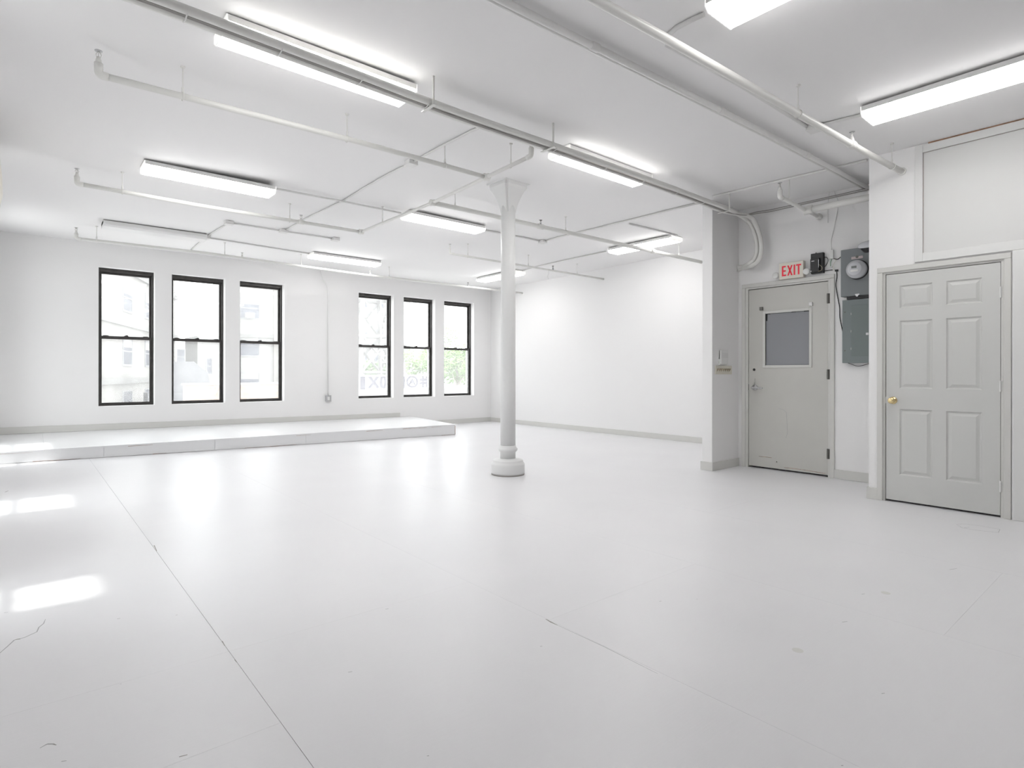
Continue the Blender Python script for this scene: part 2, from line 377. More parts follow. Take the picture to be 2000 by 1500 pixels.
# ---- windows
def window(name, loc, rz, w, z0, z1, label):
    """local frame: x along the wall, +y outdoors, origin at the middle of the sill"""
    r = empty(name, loc, rz); h = z1-z0; hw = w/2
    d0, d1 = 0.13, 0.25
    f = MB().box(-hw, -hw+0.024, d0, d1, 0, h).box(hw-0.024, hw, d0, d1, 0, h).box(-hw+0.024, hw-0.024, d0, d1, h-0.052, h).box(-hw+0.024, hw-0.024, d0, d1, 0, 0.014)
    f.build('frame', 'dark_frame', r, local=True)
    zm = h*0.497
    def sash(nm, za, zb, y0, y1, tr, br):
        s = MB().box(-hw+0.025, -hw+0.052, y0, y1, za, zb).box(hw-0.052, hw-0.025, y0, y1, za, zb)
        s.box(-hw+0.052, hw-0.052, y0, y1, zb-tr, zb).box(-hw+0.052, hw-0.052, y0, y1, za, za+br)
        so = s.build(nm, 'dark_frame', r, local=True)
        MB().box(-hw+0.052, hw-0.052, (y0+y1)/2-0.002, (y0+y1)/2+0.002, za+br, zb-tr).build('pane', 'glass', so, local=True)
        return so
    sash('upper_sash', zm-0.02, h-0.053, d0+0.062, d0+0.095, 0.030, 0.04)
    lo = sash('lower_sash', 0.015, zm+0.026, d0+0.018, d0+0.05, 0.045, 0.034)
    lk = MB().box(-0.028, 0.028, d0+0.012, d0+0.045, zm+0.026, zm+0.036).box(-0.01, 0.022, d0+0.008, d0+0.03, zm+0.036, zm+0.046)
    lk.build('sash_lock', 'dark_frame', lo, local=True)
    for sx in (-1, 1):
        MB().box(sx*(hw-0.14), sx*(hw-0.07), d0+0.02, d0+0.048, zm+0.026, zm+0.036).build('tilt_latch', 'dark_frame', lo, local=True)
    # worn paint edge around the opening
    c = MB()
    n = 26
    for k in range(n):
        a = -hw+w*k/n; c.box(a, a+w/n, d0-0.012, d0, h-random.uniform(0.004, 0.022), h)
    c.build('caulk_line', 'dark_frame', r, local=True)
    return struct(r, label, 'window')
wl_txt = ['window of the group of three at the platform, the one deepest into the long plain wall',
          'middle window of the three standing over the platform',
          'window of the three over the platform, next to the wall conduit',
          'first window after the wall conduit, lattice tower outside',
          'window showing the circled letter graffiti outside',
          'window next to the room corner, green tree filling its lower pane']
for k, (a, b) in enumerate(WIN):
    window('window_%d' % (k+1), ((a+b)/2, FAR, ZS), 0, b-a, ZS, ZT, wl_txt[k])
for k, (a, b) in enumerate(LW):
    window('window_%d' % (k+7), (LEFT, (a+b)/2, LZ[k]), math.radians(90), b-a, LZ[k], LZ1,
           'sunny side window that casts a sun patch on the floor')

# ---- doors
def casing(root, x, y0, y1, zt, wd, mat_, mitre=True):
    """flat door casing on plane x facing -x, around opening y0..y1, 0..zt"""
    for (a, b) in ((y0-wd, y0), (y1, y1+wd)):
        MB().box(x-0.018, x, a, b, 0, zt).build('casing', mat_, root, bevel=0.004)
    MB().prism([(x-0.018, y0-wd, zt+wd), (x-0.018, y1+wd, zt+wd), (x-0.018, y1+wd, zt), (x-0.018, y0-wd, zt)], (0.018, 0, 0)).build('casing', mat_, root, bevel=0.004)

# exit door: flush steel leaf with a small window
d1 = empty('door_1', (EXITX, (DY0+DY1)/2, 0))
struct(d1, 'putty coloured steel exit door with a small grey window', 'door')
casing(d1, EXITX, DY0, DY1, DZ, 0.045, 'trim')
fr = MB().box(EXITX, EXITX+0.12, DY0, 2.592, 0, DZ).box(EXITX, EXITX+0.12, 3.514, DY1, 0, DZ).box(EXITX, EXITX+0.12, 2.592, 3.514, 2.178, DZ)
fr.build('door_frame', 'trim', d1)
LX = EXITX+0.012
leaf = MB(); wy0, wy1, wz0, wz1 = 2.797, 3.303, 1.247, 1.866
leaf.box(LX, LX+0.045, 2.597, wy0, 0.022, 2.170).box(LX, LX+0.045, wy1, 3.510, 0.022, 2.170).box(LX, LX+0.045, wy0, wy1, 0.022, wz0).box(LX, LX+0.045, wy0, wy1, wz1, 2.170)
leaf = leaf.build('door_leaf', 'steel_door', d1)
wn = MB()
for a, b, c, e in ((wy0-0.03, wy0, wz0-0.03, wz1+0.03), (wy1, wy1+0.03, wz0-0.03, wz1+0.03)): wn.box(LX-0.01, LX+0.02, a, b, c, e)
wn.box(LX-0.01, LX+0.02, wy0, wy1, wz0-0.03, wz0).box(LX-0.01, LX+0.02, wy0, wy1, wz1, wz1+0.03)
wn.build('vision_frame', 'trim', leaf, bevel=0.003)
plabel(MB().box(LX+0.012, LX+0.03, wy0, wy1, wz0, wz1).build('vision_pane', 'frosted', leaf), 'dull grey pane')
tape = MB().box(LX+0.008, LX+0.012, 3.285, wy1, 1.78, wz1).box(LX+0.008, LX+0.012, 3.25, 3.285, 1.858, wz1).box(LX+0.008, LX+0.012, 2.95, 3.0, 1.86, wz1).box(LX+0.008, LX+0.012, 2.80, 2.86, 1.857, wz1)
tape.build('torn_film', 'black', leaf)
for z in (0.26, 1.14, 1.98):
    h_ = MB().lathe((EXITX-0.006, 2.592, z), [(0.009, -0.055), (0.011, -0.053), (0.011, 0.053), (0.009, 0.055)], n=10)
    h_.box(EXITX-0.003, EXITX+0.002, 2.574, 2.596, z-0.055, z+0.055)
    h_.build('hinge', 'dark_steel', d1)
hp = atx(1473.5, 757, EXITX)
lv = MB().lathe((LX, hp.y, hp.z), [(0.036, 0), (0.036, 0.006), (0.031, 0.012), (0.016, 0.016), (0.013, 0.05), (0.017, 0.056), (0.017, 0.066), (0.008, 0.07)], axis=(-1, 0, 0), n=20)
lv.tube(fillet([(LX-0.058, hp.y, hp.z), (LX-0.06, hp.y-0.03, hp.z), (LX-0.056, hp.y-0.12, hp.z-0.004)], 0.02), [0.012]*8+[0.009], n=10)
plabel(lv.build('lever_handle', 'steel', d1, smooth=True), 'chrome lever handle')
lk = atx(1472, 722, EXITX)
MB().lathe((LX, lk.y, lk.z), [(0.016, 0), (0.016, 0.003), (0.012, 0.004)], axis=(-1, 0, 0), n=14).build('lock_hole', 'black', d1)
MB().tube([(LX-0.002, hp.y, hp.z+0.05), (LX-0.006, hp.y, hp.z+0.06), (LX-0.006, hp.y, hp.z+0.10), (LX-0.002, hp.y, hp.z+0.11)], 0.006, n=8).build('latch_pull', 'steel_door', d1)
MB().box(LX-0.001, LX+0.02, 3.508, 3.516, hp.z-0.03, hp.z+0.04).build('strike_plate', 'dark_steel', d1)
for (px, py, mm) in ((1487, 603, 'dark_steel'), (1584, 594, 'whiteplastic')):
    q = atx(px, py, EXITX); MB().box(LX-0.028, LX, q.y-0.018, q.y+0.018, q.z-0.02, q.z+0.02).build('door_bracket' if mm == 'dark_steel' else 'door_sensor', mm, d1, bevel=0.003)
def scratch(pix, plane, r, matn, parent, name, flat='x'):
    pts = [plane(px, py) for px, py in pix]
    return MB().tube(pts, r, n=5).build(name, matn, parent)
dp = lambda px, py: atx(px, py, LX-0.0004)
scratch([(1521, 798), (1530, 800), (1536, 806), (1537, 825), (1538, 845), (1535, 856)], dp, 0.0012, 'stain', d1, 'scratch')
for a, b in (((1482, 891), (1507, 894)), ((1532, 913), (1565, 917)), ((1566, 917), (1612, 925))):
    scratch([a, ((a[0]+b[0])/2, (a[1]+b[1])/2), b], dp, 0.0025, 'chip', d1, 'paint_chip')
scratch([(1516.5, 902), (1517.5, 902.4)], dp, 0.008, 'dark_steel', d1, 'screw_head')

# closet door: six raised panels
d2 = empty('door_2', (CLOSX, (CY0+CY1)/2, 0))
struct(d2, 'pale grey six panel closet door with a brass knob', 'door')
casing(d2, CLOSX, CY0, CY1, CZ, 0.045, 'trim')
MB().box(CLOSX, CLOSX+0.12, CY0, 0.978, 0, CZ).box(CLOSX, CLOSX+0.12, 1.785, CY1, 0, CZ).box(CLOSX, CLOSX+0.12, 0.978, 1.785, 2.045, CZ).build('door_frame', 'trim', d2)
LX2 = CLOSX+0.006; ya, yb, za, zb = 0.982, 1.780, 0.018, 2.040
def py_of(px): return atx(px, 700, LX2).y
cols = [(py_of(1821), py_of(1757)), (py_of(1918), py_of(1848))]
def pz(px, py): return atx(px, py, LX2).z
rows = [(pz(1787, 931), pz(1787, 800)), (pz(1787, 759), pz(1787, 625)), (pz(1787, 600), pz(1787, 555))]
lf = MB()
ycuts = [ya, cols[1][0], cols[1][1], cols[0][0], cols[0][1], yb]
for k in (0, 2, 4): lf.box(LX2, LX2+0.035, ycuts[k], ycuts[k+1], za, zb)
for (c0, c1) in cols:
    zc = [za] + [z for r_ in rows for z in r_] + [zb]
    for k in range(0, len(zc), 2): lf.box(LX2, LX2+0.035, c0, c1, zc[k], zc[k+1])
lf = lf.build('door_leaf', 'panel_door', d2)
for (c0, c1) in cols:
    for (z0, z1) in rows:
        p = MB()
        def ringp(i, dx): return [(LX2+dx, c0+i, z0+i), (LX2+dx, c1-i, z0+i), (LX2+dx, c1-i, z1-i), (LX2+dx, c0+i, z1-i)]
        R_ = [ringp(0, 0.0), ringp(0.009, 0.011), ringp(0.017, 0.011), ringp(0.040, 0.002)]
        for A, B in zip(R_[:-1], R_[1:]):
            for k in range(4): p.poly([A[k], A[(k+1) % 4], B[(k+1) % 4], B[k]])
        p.poly(R_[-1])
        p.build('raised_panel', 'panel_door', lf)
kb = atx(1744, 782, CLOSX)
kn = MB().lathe((LX2, kb.y, kb.z), [(0.033, 0), (0.033, 0.004), (0.028, 0.009), (0.013, 0.014), (0.012, 0.03), (0.02, 0.036), (0.027, 0.046), (0.028, 0.055), (0.024, 0.064), (0.012, 0.068), (0.003, 0.068)], axis=(-1, 0, 0), n=24)
plabel(kn.build('knob', 'brass', d2, smooth=True), 'round brass knob')
MB().box(LX2-0.001, LX2+0.03, 1.780, 1.786, kb.z-0.03, kb.z+0.03).build('latch_plate', 'steel', d2)
for z in (0.25, 1.05, 1.80):
    MB().lathe((CLOSX-0.004, 0.980, z), [(0.007, -0.045), (0.008, -0.043), (0.008, 0.043), (0.007, 0.045)], n=10).build('hinge', 'white_trim', d2)

# white boxed post after the closet door, framed access panel over it
struct(MB().box(CLOSX-0.03, CLOSX, 0.52, 0.905, 0, 2.118).build('trim_1', 'white_trim', bevel=0.006), 'white boxed post beside the closet door casing', 'post')
t2 = empty('trim_2', (CLOSX, 0.8, 2.12)); struct(t2, 'large framed white panel above the closet door', 'wall panel')
py0, py1, pz0, pz1 = -0.35, 1.556, 2.120, 3.126
MB().box(CLOSX-0.022, CLOSX, py1-0.058, py1, pz0, pz1).build('frame_board', 'white_trim', t2, bevel=0.003)
MB().box(CLOSX-0.022, CLOSX, py0, py0+0.058, pz0, pz1).build('frame_board', 'white_trim', t2, bevel=0.003)
MB().box(CLOSX-0.022, CLOSX, py0+0.058, py1-0.058, pz1-0.066, pz1).build('frame_board', 'white_trim', t2, bevel=0.003)
MB().box(CLOSX-0.022, CLOSX, py0+0.058, py1-0.058, pz0, pz0+0.074).build('frame_board', 'white_trim', t2, bevel=0.003)
MB().box(CLOSX-0.010, CLOSX, py0+0.063, py1-0.0615, pz0+0.075, pz1-0.0695).build('panel', 'board', t2)
MB().box(CLOSX-0.003, CLOSX, py0+0.055, py1-0.055, pz0+0.07, pz1-0.06).build('shadow_gap_backing', 'wood', t2)  # brown sheet that darkens the shadow gap around the panel
MB().box(CLOSX-0.016, CLOSX, py0, 1.46, pz1, H+0.006).build('bare_wood_strip', 'wood', t2)

# ================================================================== PLATFORM
st = empty('stage_platform', (3, 9.9, 0))
tag(st, 'low white painted platform under the windows', 'platform')
seam_px = [(203, 890), (420, 872), (598, 860)]
def front_x(px):
    lo, hi = LEFT, XE_F
    for _ in range(40):
        m_ = (lo+hi)/2
        v = Vector((m_, stage_front(m_), 0.1))-EYE
        if 1000+F_PX*v.dot(RGT)/v.dot(FWD) < px: lo = m_
        else: hi = m_
    return lo
bx = [LEFT+0.002] + [front_x(p[0]) for p in seam_px] + [XE_F]
for a, b in zip(bx[:-1], bx[1:]):
    g = 0.0012
    a2, b2 = a+g, b-g
    za_, zb_ = stage_ztop(a, False)-0.018, stage_ztop(b, False)-0.018
    fa, fb = stage_front(a2), stage_front(b2)
    MB().hexa([(a2, fa+0.006, 0.004), (b2, fb+0.006, 0.004), (b2, fb+0.024, 0.004), (a2, fa+0.024, 0.004), (a2, fa+0.006, za_), (b2, fb+0.006, zb_), (b2, fb+0.024, zb_), (a2, fa+0.024, za_)]).build('riser_board', 'riser', st)
dxs = [LEFT+0.002, 0.18, 2.62, 5.06]
for k in range(4):
    a = dxs[k]; last = k == 3
    af, ab = a, a
    bf, bb_ = (XE_F, XE_B) if last else (dxs[k+1]-0.0015, dxs[k+1]-0.0015)
    p = []
    for dz in (-0.018, 0):
        p += [(af, stage_front(af), stage_ztop(af, False)+dz), (bf, stage_front(bf), stage_ztop(bf, False)+dz), (bb_, FAR-0.002, stage_ztop(bb_, True)+dz), (ab, FAR-0.002, stage_ztop(ab, True)+dz)]
    MB().hexa(p).build('deck_panel', 'stage', st)
zc0, zc1 = stage_ztop(XE_F, False)-0.018, stage_ztop(XE_B, True)-0.018
MB().hexa([(XE_F-0.022, stage_front(XE_F)+0.026, 0), (XE_F-0.004, stage_front(XE_F)+0.006, 0), (XE_B-0.004, FAR-0.02, 0), (XE_B-0.022, FAR-0.02, 0),
           (XE_F-0.022, stage_front(XE_F)+0.026, zc0), (XE_F-0.004, stage_front(XE_F)+0.006, zc0), (XE_B-0.004, FAR-0.02, zc1), (XE_B-0.022, FAR-0.02, zc1)]).build('end_board', 'riser', st)
# chipped paint along the platform edges
rnd = random.Random(3)
x = LEFT+0.05
while x < XE_F-0.1:
    l = rnd.uniform(0.06, 0.4)
    if rnd.random() < 0.55:
        x2 = min(x+l, XE_F-0.02); y_a, y_b = stage_front(x)+0.0045, stage_front(x2)+0.0045; zz = stage_ztop(x, False)-0.022; hh = rnd.uniform(0.002, 0.006)
        if rnd.random() < 0.5: zz = 0.004+hh
        MB().hexa([(x, y_a, zz-hh), (x2, y_b, zz-hh*0.4), (x2, y_b+0.002, zz-hh*0.4), (x, y_a+0.002, zz-hh), (x, y_a, zz), (x2, y_b, zz), (x2, y_b+0.002, zz), (x, y_a+0.002, zz)]).build('paint_chip', 'chip', st)
    x += l
MB().box(XE_F-0.012, XE_F-0.003, stage_front(XE_F)+0.003, stage_front(XE_F)+0.02, 0.01, 0.165).build('paint_chip', 'chip', st)

# ================================================================== COLUMN
CX, CYY = 4.182, 5.014; ZC = ceil_z(CX, CYY)
co = empty('cast_iron_column', (CX, CYY, 0)); tag(co, 'white cast iron column with a flared bracket capital', 'column')
MB().lathe((CX, CYY, 0), [(0.188, 0), (0.188, 0.012)], n=40).build('bed_joint', 'gap', co)
MB().lathe((CX, CYY, 0), [(0.185, 0.012), (0.191, 0.03), (0.191, 0.115), (0.186, 0.132), (0.176, 0.138), (0.172, 0.160), (0.165, 0.17), (0.095, 0.178), (0.088, 0.185)], n=40).build('base', 'column', co, smooth=True)
MB().lathe((CX, CYY, 0), [(0.087, 0.178), (0.087, 0.255), (0.104, 0.268), (0.112, 0.285), (0.106, 0.300), (0.094, 0.308), (0.094, 0.325), (0.087, 0.33)], n=40).build('collar_ring', 'column', co, smooth=True)
MB().lathe((CX, CYY, 0), [(0.0862, 0.32), (0.0858, 1.0), (0.083, 2.2), (0.080, ZC-0.02)], n=40).build('shaft', 'column', co, smooth=True)
def gusset(d, s_, out, drop, w0, w1):
    d = Vector(d); s_ = Vector(s_); n = 8; g = MB(); C0_ = Vector((CX, CYY, ZC))
    rows_ = [(out, -0.014, w0), (out, -0.05, w0)]
    for k in range(1, n+1):
        t = k/n; rows_.append((out-(out-0.070)*(1-(1-t)**1.5), -0.05-(drop-0.05)*t**1.15, w0+(w1-w0)*(1-(1-t)**1.4)))
    for a, z, w in rows_:
        for q in (C0_+d*0.03+Vector((0, 0, z))-s_*w/2, C0_+d*a+Vector((0, 0, z))-s_*w/2, C0_+d*a+Vector((0, 0, z))+s_*w/2, C0_+d*0.03+Vector((0, 0, z))+s_*w/2): g.v.append(tuple(q))
    for k in range(len(rows_)-1):
        for j in range(4): a = 4*k+j; b = 4*k+(j+1) % 4; g.f.append((a, a+4, b+4, b))
    g.f.append((0, 1, 2, 3)); e = 4*(len(rows_)-1); g.f.append((e+3, e+2, e+1, e))
    g.build('bracket', 'column', co)
for d, s_ in (((1, 0, 0), (0, 1, 0)), ((-1, 0, 0), (0, 1, 0)), ((0, 1, 0), (-1, 0, 0)), ((0, -1, 0), (1, 0, 0))):
    gusset(d, s_, 0.165, 0.33, 0.27, 0.10)
MB().box(CX-0.178, CX+0.178, CYY-0.172, CYY+0.172, ZC-0.016, ZC+0.01).build('cap_plate', 'column', co, bevel=0.004)

# ================================================================== CEILING LIGHTS
def fixture(cx, cy, along_y, lit, label, L=1.22, W=0.285):
    zc = min(ceil_z(cx+dx, cy+dy) for dx, dy in (((0, -L/2), (0, L/2)) if along_y else ((-L/2, 0), (L/2, 0))))-0.001
    r = empty('ceiling_light', (cx, cy, zc), math.radians(90) if along_y else 0)
    hl, hw = L/2, W/2
    sec = [(-0.085, 0.012), (0.085, 0.012), (hw-0.002, -0.012), (hw-0.002, -0.047), (-hw+0.002, -0.047), (-hw+0.002, -0.012)]
    MB().prism([(-hl, y, z) for y, z in sec], (L, 0, 0)).build('housing', 'fixture', r, local=True)
    ln = [(-hw+0.004, -0.0475), (-hw+0.006, -0.060), (-hw+0.03, -0.082), (hw-0.03, -0.082), (hw-0.006, -0.060), (hw-0.004, -0.0475)]
    lo = MB().prism([(-hl+0.006, y, z) for y, z in ln], (L-0.012, 0, 0)).build('lens', 'lamp' if lit else 'lens_off', r, local=True)
    e = [(-hw-0.001, -0.014), (-hw-0.001, -0.061), (-hw+0.028, -0.085), (hw-0.028, -0.085), (hw+0.001, -0.061), (hw+0.001, -0.014)]
    for sx in (-1, 1):
        MB().prism([((hl-0.006)*sx if sx > 0 else -hl, y, z) for y, z in e], (0.006, 0, 0)).build('end_cap', 'lamp_end' if lit else 'lens_off', r, local=True)
    tag(r, label, 'ceiling light', 'fluorescent ceiling lights')
    return r
FX = [(1.46, 3.61, 0, 1, 'lit fluorescent ceiling light above the pipe bundle, end away from the partition'),
      (4.32, 3.73, 0, 1, 'lit fluorescent ceiling light above the pipe bundle, nearer the partition'),
      (1.47, 6.59, 0, 1, 'lit fluorescent ceiling light between two sprinkler pipes, no column nearby'),
      (4.41, 6.66, 0, 1, 'lit fluorescent ceiling light behind the column, wired at both ends'),
      (4.20, 9.42, 0, 1, 'lit fluorescent ceiling light in front of the wall conduit by the windows'),
      (1.37, 9.24, 0, 0, 'unlit fluorescent ceiling light above the platform'),
      (7.28, 8.98, 1, 1, 'lit fluorescent ceiling light half hidden by the column, near the room corner'),
      (7.41, 5.56, 1, 1, 'lit fluorescent ceiling light crossed by a sprinkler pipe near the side wall'),
      (4.85, 0.97, 1, 1, 'lit fluorescent ceiling light beside the framed panel over the closet'),
      (2.86, 1.04, 1, 1, 'lit fluorescent ceiling light fed by the short curved conduit')]
for a in FX: fixture(*a)

# ================================================================== PIPES
def seg(pxs, off, xs_=None):
    """points hung a fixed drop below the ceiling through the given pixels"""
    return [onc(px, py, off) for px, py in pxs]
def hanger(root, p, r):
    zc = ceil_z(p.x, p.y)
    h = MB().tube([(p.x, p.y, p.z+r*0.9), (p.x, p.y, zc-0.002)], 0.0045, n=6)
    h.lathe((p.x, p.y, zc-0.010), [(0.014, 0), (0.016, 0.010)], n=10)
    h.lathe((p.x, p.y, p.z+r+0.004), [(0.009, 0), (0.008, 0.03), (0.005, 0.034)], n=8)
    h.build('hanger_rod', 'pipe', root)
    t = [(p.x, p.y+(r+0.003)*math.cos(k*math.pi/8), p.z+(r+0.003)*math.sin(k*math.pi/8)) for k in range(17)]
    MB().tube(t, 0.003, n=5).build('hanger_ring', 'pipe', root)
def sprinkler(root, p, h0=0.03, dark=False):
    x, y, z = p
    b = MB().lathe((x, y, z), [(0.016, -0.006), (0.016, h0), (0.012, h0+0.004), (0.010, h0+0.018)], n=10)
    for s_ in (-1, 1):
        b.tube([(x+0.009*s_, y, z+h0+0.014), (x+0.014*s_, y, z+h0+0.032), (x+0.003*s_, y, z+h0+0.052)], 0.0028, n=6)
    b.lathe((x, y, z), [(0.003, h0+0.018), (0.003, h0+0.05)], n=6)
    o = b.build('sprinkler_head', 'steel' if dark else 'pipe', root, smooth=True)
    MB().lathe((x, y, z), [(0.004, h0+0.050), (0.021, h0+0.053), (0.021, h0+0.056), (0.005, h0+0.058)], n=12).build('deflector', 'dark_steel' if dark else 'steel', o)
def coupling(root, p, axis, r, l=0.05):
    MB().lathe(p, [(r*0.98, -l/2), (r*1.28, -l/2+0.003), (r*1.28, l/2-0.003), (r*0.98, l/2)], axis=axis, n=12).build('coupling', 'pipe', root, smooth=True)
def on_line(P, Q, px):                       # point of the run P-Q that falls on a column of the picture
    lo, hi = 0.0, 1.0
    f = lambda t: (lambda v: 1000+F_PX*v.dot(RGT)/v.dot(FWD))(P.lerp(Q, t)-EYE)
    up_ = f(1) > f(0)
    for _ in range(40):
        m_ = (lo+hi)/2
        if (f(m_) < px) == up_: lo = m_
        else: hi = m_
    return P.lerp(Q, lo)
def on_path(pts, px):
    for a, b in zip(pts[:-1], pts[1:]):
        fa = (a-EYE).dot(RGT)/(a-EYE).dot(FWD)*F_PX+1000; fb = (b-EYE).dot(RGT)/(b-EYE).dot(FWD)*F_PX+1000
        if min(fa, fb) <= px <= max(fa, fb): return on_line(a, b, px)
    return pts[-1]
def riser_end(root, p, d, r):                # elbow turning up into a sprinkler head
    d = Vector(d).normalized(); e = p + d*0.05
    MB().tube(fillet([p, e, e+Vector((0, 0, 0.07))], 0.035), r*1.15, n=10).build('elbow', 'pipe', root, smooth=True)
    sprinkler(root, e+Vector((0, 0, 0.06)))
def run(root, name, pts, r, n=12):
    return MB().tube(pts, r, n=n).build(name, 'pipe', root, smooth=True)

# network around the column: two branches and a cross pipe
A4 = seg([(212, 151), (480, 220), (700, 277), (950, 346)], 0.20)
A5 = seg([(163, 361), (400, 403), (705, 453)], 0.20)
CR = [onc(1030, 308, .20), A4[-1], onc(845, 396, .20), A5[-1]]
A6 = [CR[2], onc(960, 421, .20), onc(1080, 448, .21), onc(1230, 481, .21)]
e6 = onc(1370, 512, .21); e6.x = min(e6.x, RIGHT-0.001); A6.append(e6)
n1 = empty('sprinkler_pipework', (3.4, 5.6, CR[1].z)); tag(n1, 'white sprinkler pipework joined around the column, two branches on a cross pipe', 'sprinkler pipe')
run(n1, 'branch_pipe', A4, 0.021); run(n1, 'branch_pipe', A5, 0.021); run(n1, 'cross_pipe', CR, 0.018); run(n1, 'branch_pipe', A6, 0.027)
for p in (A4[-1], A5[-1], CR[2]): coupling(n1, p, (1, 0, 0), 0.026, 0.07); coupling(n1, p, (0, 1, 0), 0.024, 0.08)
riser_end(n1, A4[0], (-1, 0, 0), 0.021); riser_end(n1, A5[0], (-1, 0, 0), 0.021); riser_end(n1, CR[0], (0, -1, 0), 0.02)
for P_, px in ((A4, 357), (A4, 678), (A4, 869), (A5, 239), (A5, 566), (A6, 889), (A6, 1105), (A6, 1326)): hanger(n1, on_path(P_, px), 0.024)
for px in (998, 747): hanger(n1, on_path(CR, px), 0.02)
sprinkler(n1, on_path(A5, 588)); sprinkler(n1, on_path(A6, 1056), dark=True); sprinkler(n1, on_path(A6, 1275), dark=True)
coupling(n1, on_path(A6, 1056), (1, 0, 0), 0.028, 0.09); coupling(n1, on_path(A6, 1275), (1, 0, 0), 0.028, 0.09); coupling(n1, on_path(A5, 588), (1, 0, 0), 0.022, 0.07)

A7 = seg([(158, 467), (400, 494), (560, 516), (700, 535), (860, 554)], 0.20)
e7 = onc(1000, 570, .2); e7.x = min(e7.x, RIGHT-0.001); A7.append(Vector((RIGHT-0.001, e7.y, e7.z)))
n2 = empty('sprinkler_pipe', (4.4, 9.6, A7[2].z)); tag(n2, 'white sprinkler pipe running along the window wall', 'sprinkler pipe')
run(n2, 'pipe', A7, 0.021); riser_end(n2, A7[0], (-1, 0, 0), 0.021)
for px in (189, 439, 588, 760): hanger(n2, on_path(A7, px), 0.022)
for px in (473, 723): sprinkler(n2, on_path(A7, px))
sprinkler(n2, on_path(A7, 914), dark=True)
A8 = seg([(884, 496), (1040, 522)], 0.20); e8 = onc(1180, 546, .2); A8.append(Vector((RIGHT-0.001, e8.y-0.03, e8.z)))
n3 = empty('sprinkler_pipe', (6.6, 7.4, A8[1].z)); tag(n3, 'short white sprinkler pipe between the column and the bare side wall', 'sprinkler pipe')
run(n3, 'pipe', A8, 0.017); riser_end(n3, A8[0], (-1, 0, 0), 0.017)
for px in (914, 1032, 1127): hanger(n3, on_path(A8, px), 0.018)
sprinkler(n3, on_path(A8, 1080), dark=True)
wp = on_path(A8, 1071)
MB().tube([wp+Vector((0, 0, -0.015)), wp+Vector((0.01, 0, -0.06)), wp+Vector((-0.01, 0.01, -0.12)), wp+Vector((0.005, 0, -0.17))], 0.004, n=6).build('hanging_wire', 'conduit', n3)
A3 = [onc(1040, -70, .2), onc(1165, 0, .2), onc(1300, 75, .2), onc(1558, 222, .2), onc(1700, 303, .2)]
A3 = [Vector((-0.0+LEFT+1.2, A3[0].y+0.03, A3[0].z))] + A3; A3.append(Vector((CLOSX-0.001, 1.655, A3[-1].z)))
n4 = empty('sprinkler_pipe', (4, 1.75, A3[2].z)); tag(n4, 'thick white sprinkler pipe ending at the closet wall', 'sprinkler pipe')
run(n4, 'pipe', A3, 0.024)
for px in (1559, 1742): hanger(n4, on_path(A3, px), 0.024)
sprinkler(n4, on_path(A3, 1664), h0=0.045); coupling(n4, on_path(A3, 1664), (1, 0, 0), 0.025, 0.08)
coupling(n4, Vector((CLOSX-0.012, 1.655, A3[-1].z)), (1, 0, 0), 0.026, 0.02)
# stub in the exit niche
q1, q2, q3 = onc(1529, 390, .25), onc(1575, 411, .25), onc(1690, 386, .25)
Z9 = q2.z; B9 = [Vector((q1.x, q2.y, Z9+0.02)), Vector((q2.x, q2.y, Z9)), Vector((EXITX-0.06, q2.y, Z9-0.01))]
n5 = empty('sprinkler_pipe', (6.4, 2.4, Z9)); tag(n5, 'thick white sprinkler pipe stub over the exit door', 'sprinkler pipe')
run(n5, 'pipe', [Vector((q2.x, CORNY+0.001, Z9)), Vector((q2.x, q2.y, Z9))], 0.034)
run(n5, 'arm_pipe', B9, 0.020); MB().lathe(B9[-1], [(0.026, -0.03), (0.034, 0), (0.034, 0.03), (0.02, 0.034)], axis=(1, 0, 0), n=14).build('end_plug', 'pipe', n5, smooth=True)
coupling(n5, Vector((q2.x, q2.y-0.02, Z9)), (0, 1, 0), 0.035, 0.09)
riser_end(n5, B9[0], (-1, 0, 0), 0.021); hanger(n5, Vector((q1.x+0.16, q2.y, Z9+0.015)), 0.02)

# main conduit bundle that bends down beside the exit door
Y1_ = 3.43
def yb(x): return 3.31+0.12*min(1, max(0, (x-0.3)/2.2))
def b1(x, dy=0.0, dz=-0.168): return Vector((x, yb(x)+dy, ceil_z(x, yb(x))+dz))
xs1 = [LEFT+0.3, 0.5, 1.3, 2.4, 3.3, 4.2, 5.0, 5.7, 6.1]
nb = empty('main_conduit_bundle', (3, Y1_, 3.0)); tag(nb, 'pair of thick white conduits with grey cables that bends down by the exit door', 'conduit')
lastp = pillar_hit = aty(1438, 526, PARY0)
def main_path(off, r_dz, inner):
    pts = [b1(x, off, -0.168+r_dz) for x in xs1]
    k = -9.0 if inner else 0.0               # the inner conduit bends tighter
    tail = [atx(1463+k, 423-k*0.4, 6.56), atx(1477+k, 441-k*0.3, 6.61), atx(1485+k, 466, 6.63), atx(1487+k, 490, 6.63), atx(1482+k, 508+k*0.3, 6.62), atx(1470+k*0.6, 518+k*0.5, 6.61), aty(1453, 524+k*0.5, 3.575), aty(1439, 527+k*0.5, PARY0-0.001)]
    P = pts+tail
    out = []
    for k in range(len(P)-1):           # Catmull-Rom smoothing
        p0, p1, p2, p3 = P[max(k-1, 0)], P[k], P[k+1], P[min(k+2, len(P)-1)]
        for j in range(9):
            t = j/9
            out.append(0.5*((2*p1)+(p2-p0)*t+(2*p0-5*p1+4*p2-p3)*t*t+(3*p1-p0-3*p2+p3)*t**3))
    return out+[P[-1]]
mp1 = main_path(0.036, 0.0, 0); mp2 = main_path(-0.033, 0.003, 1)
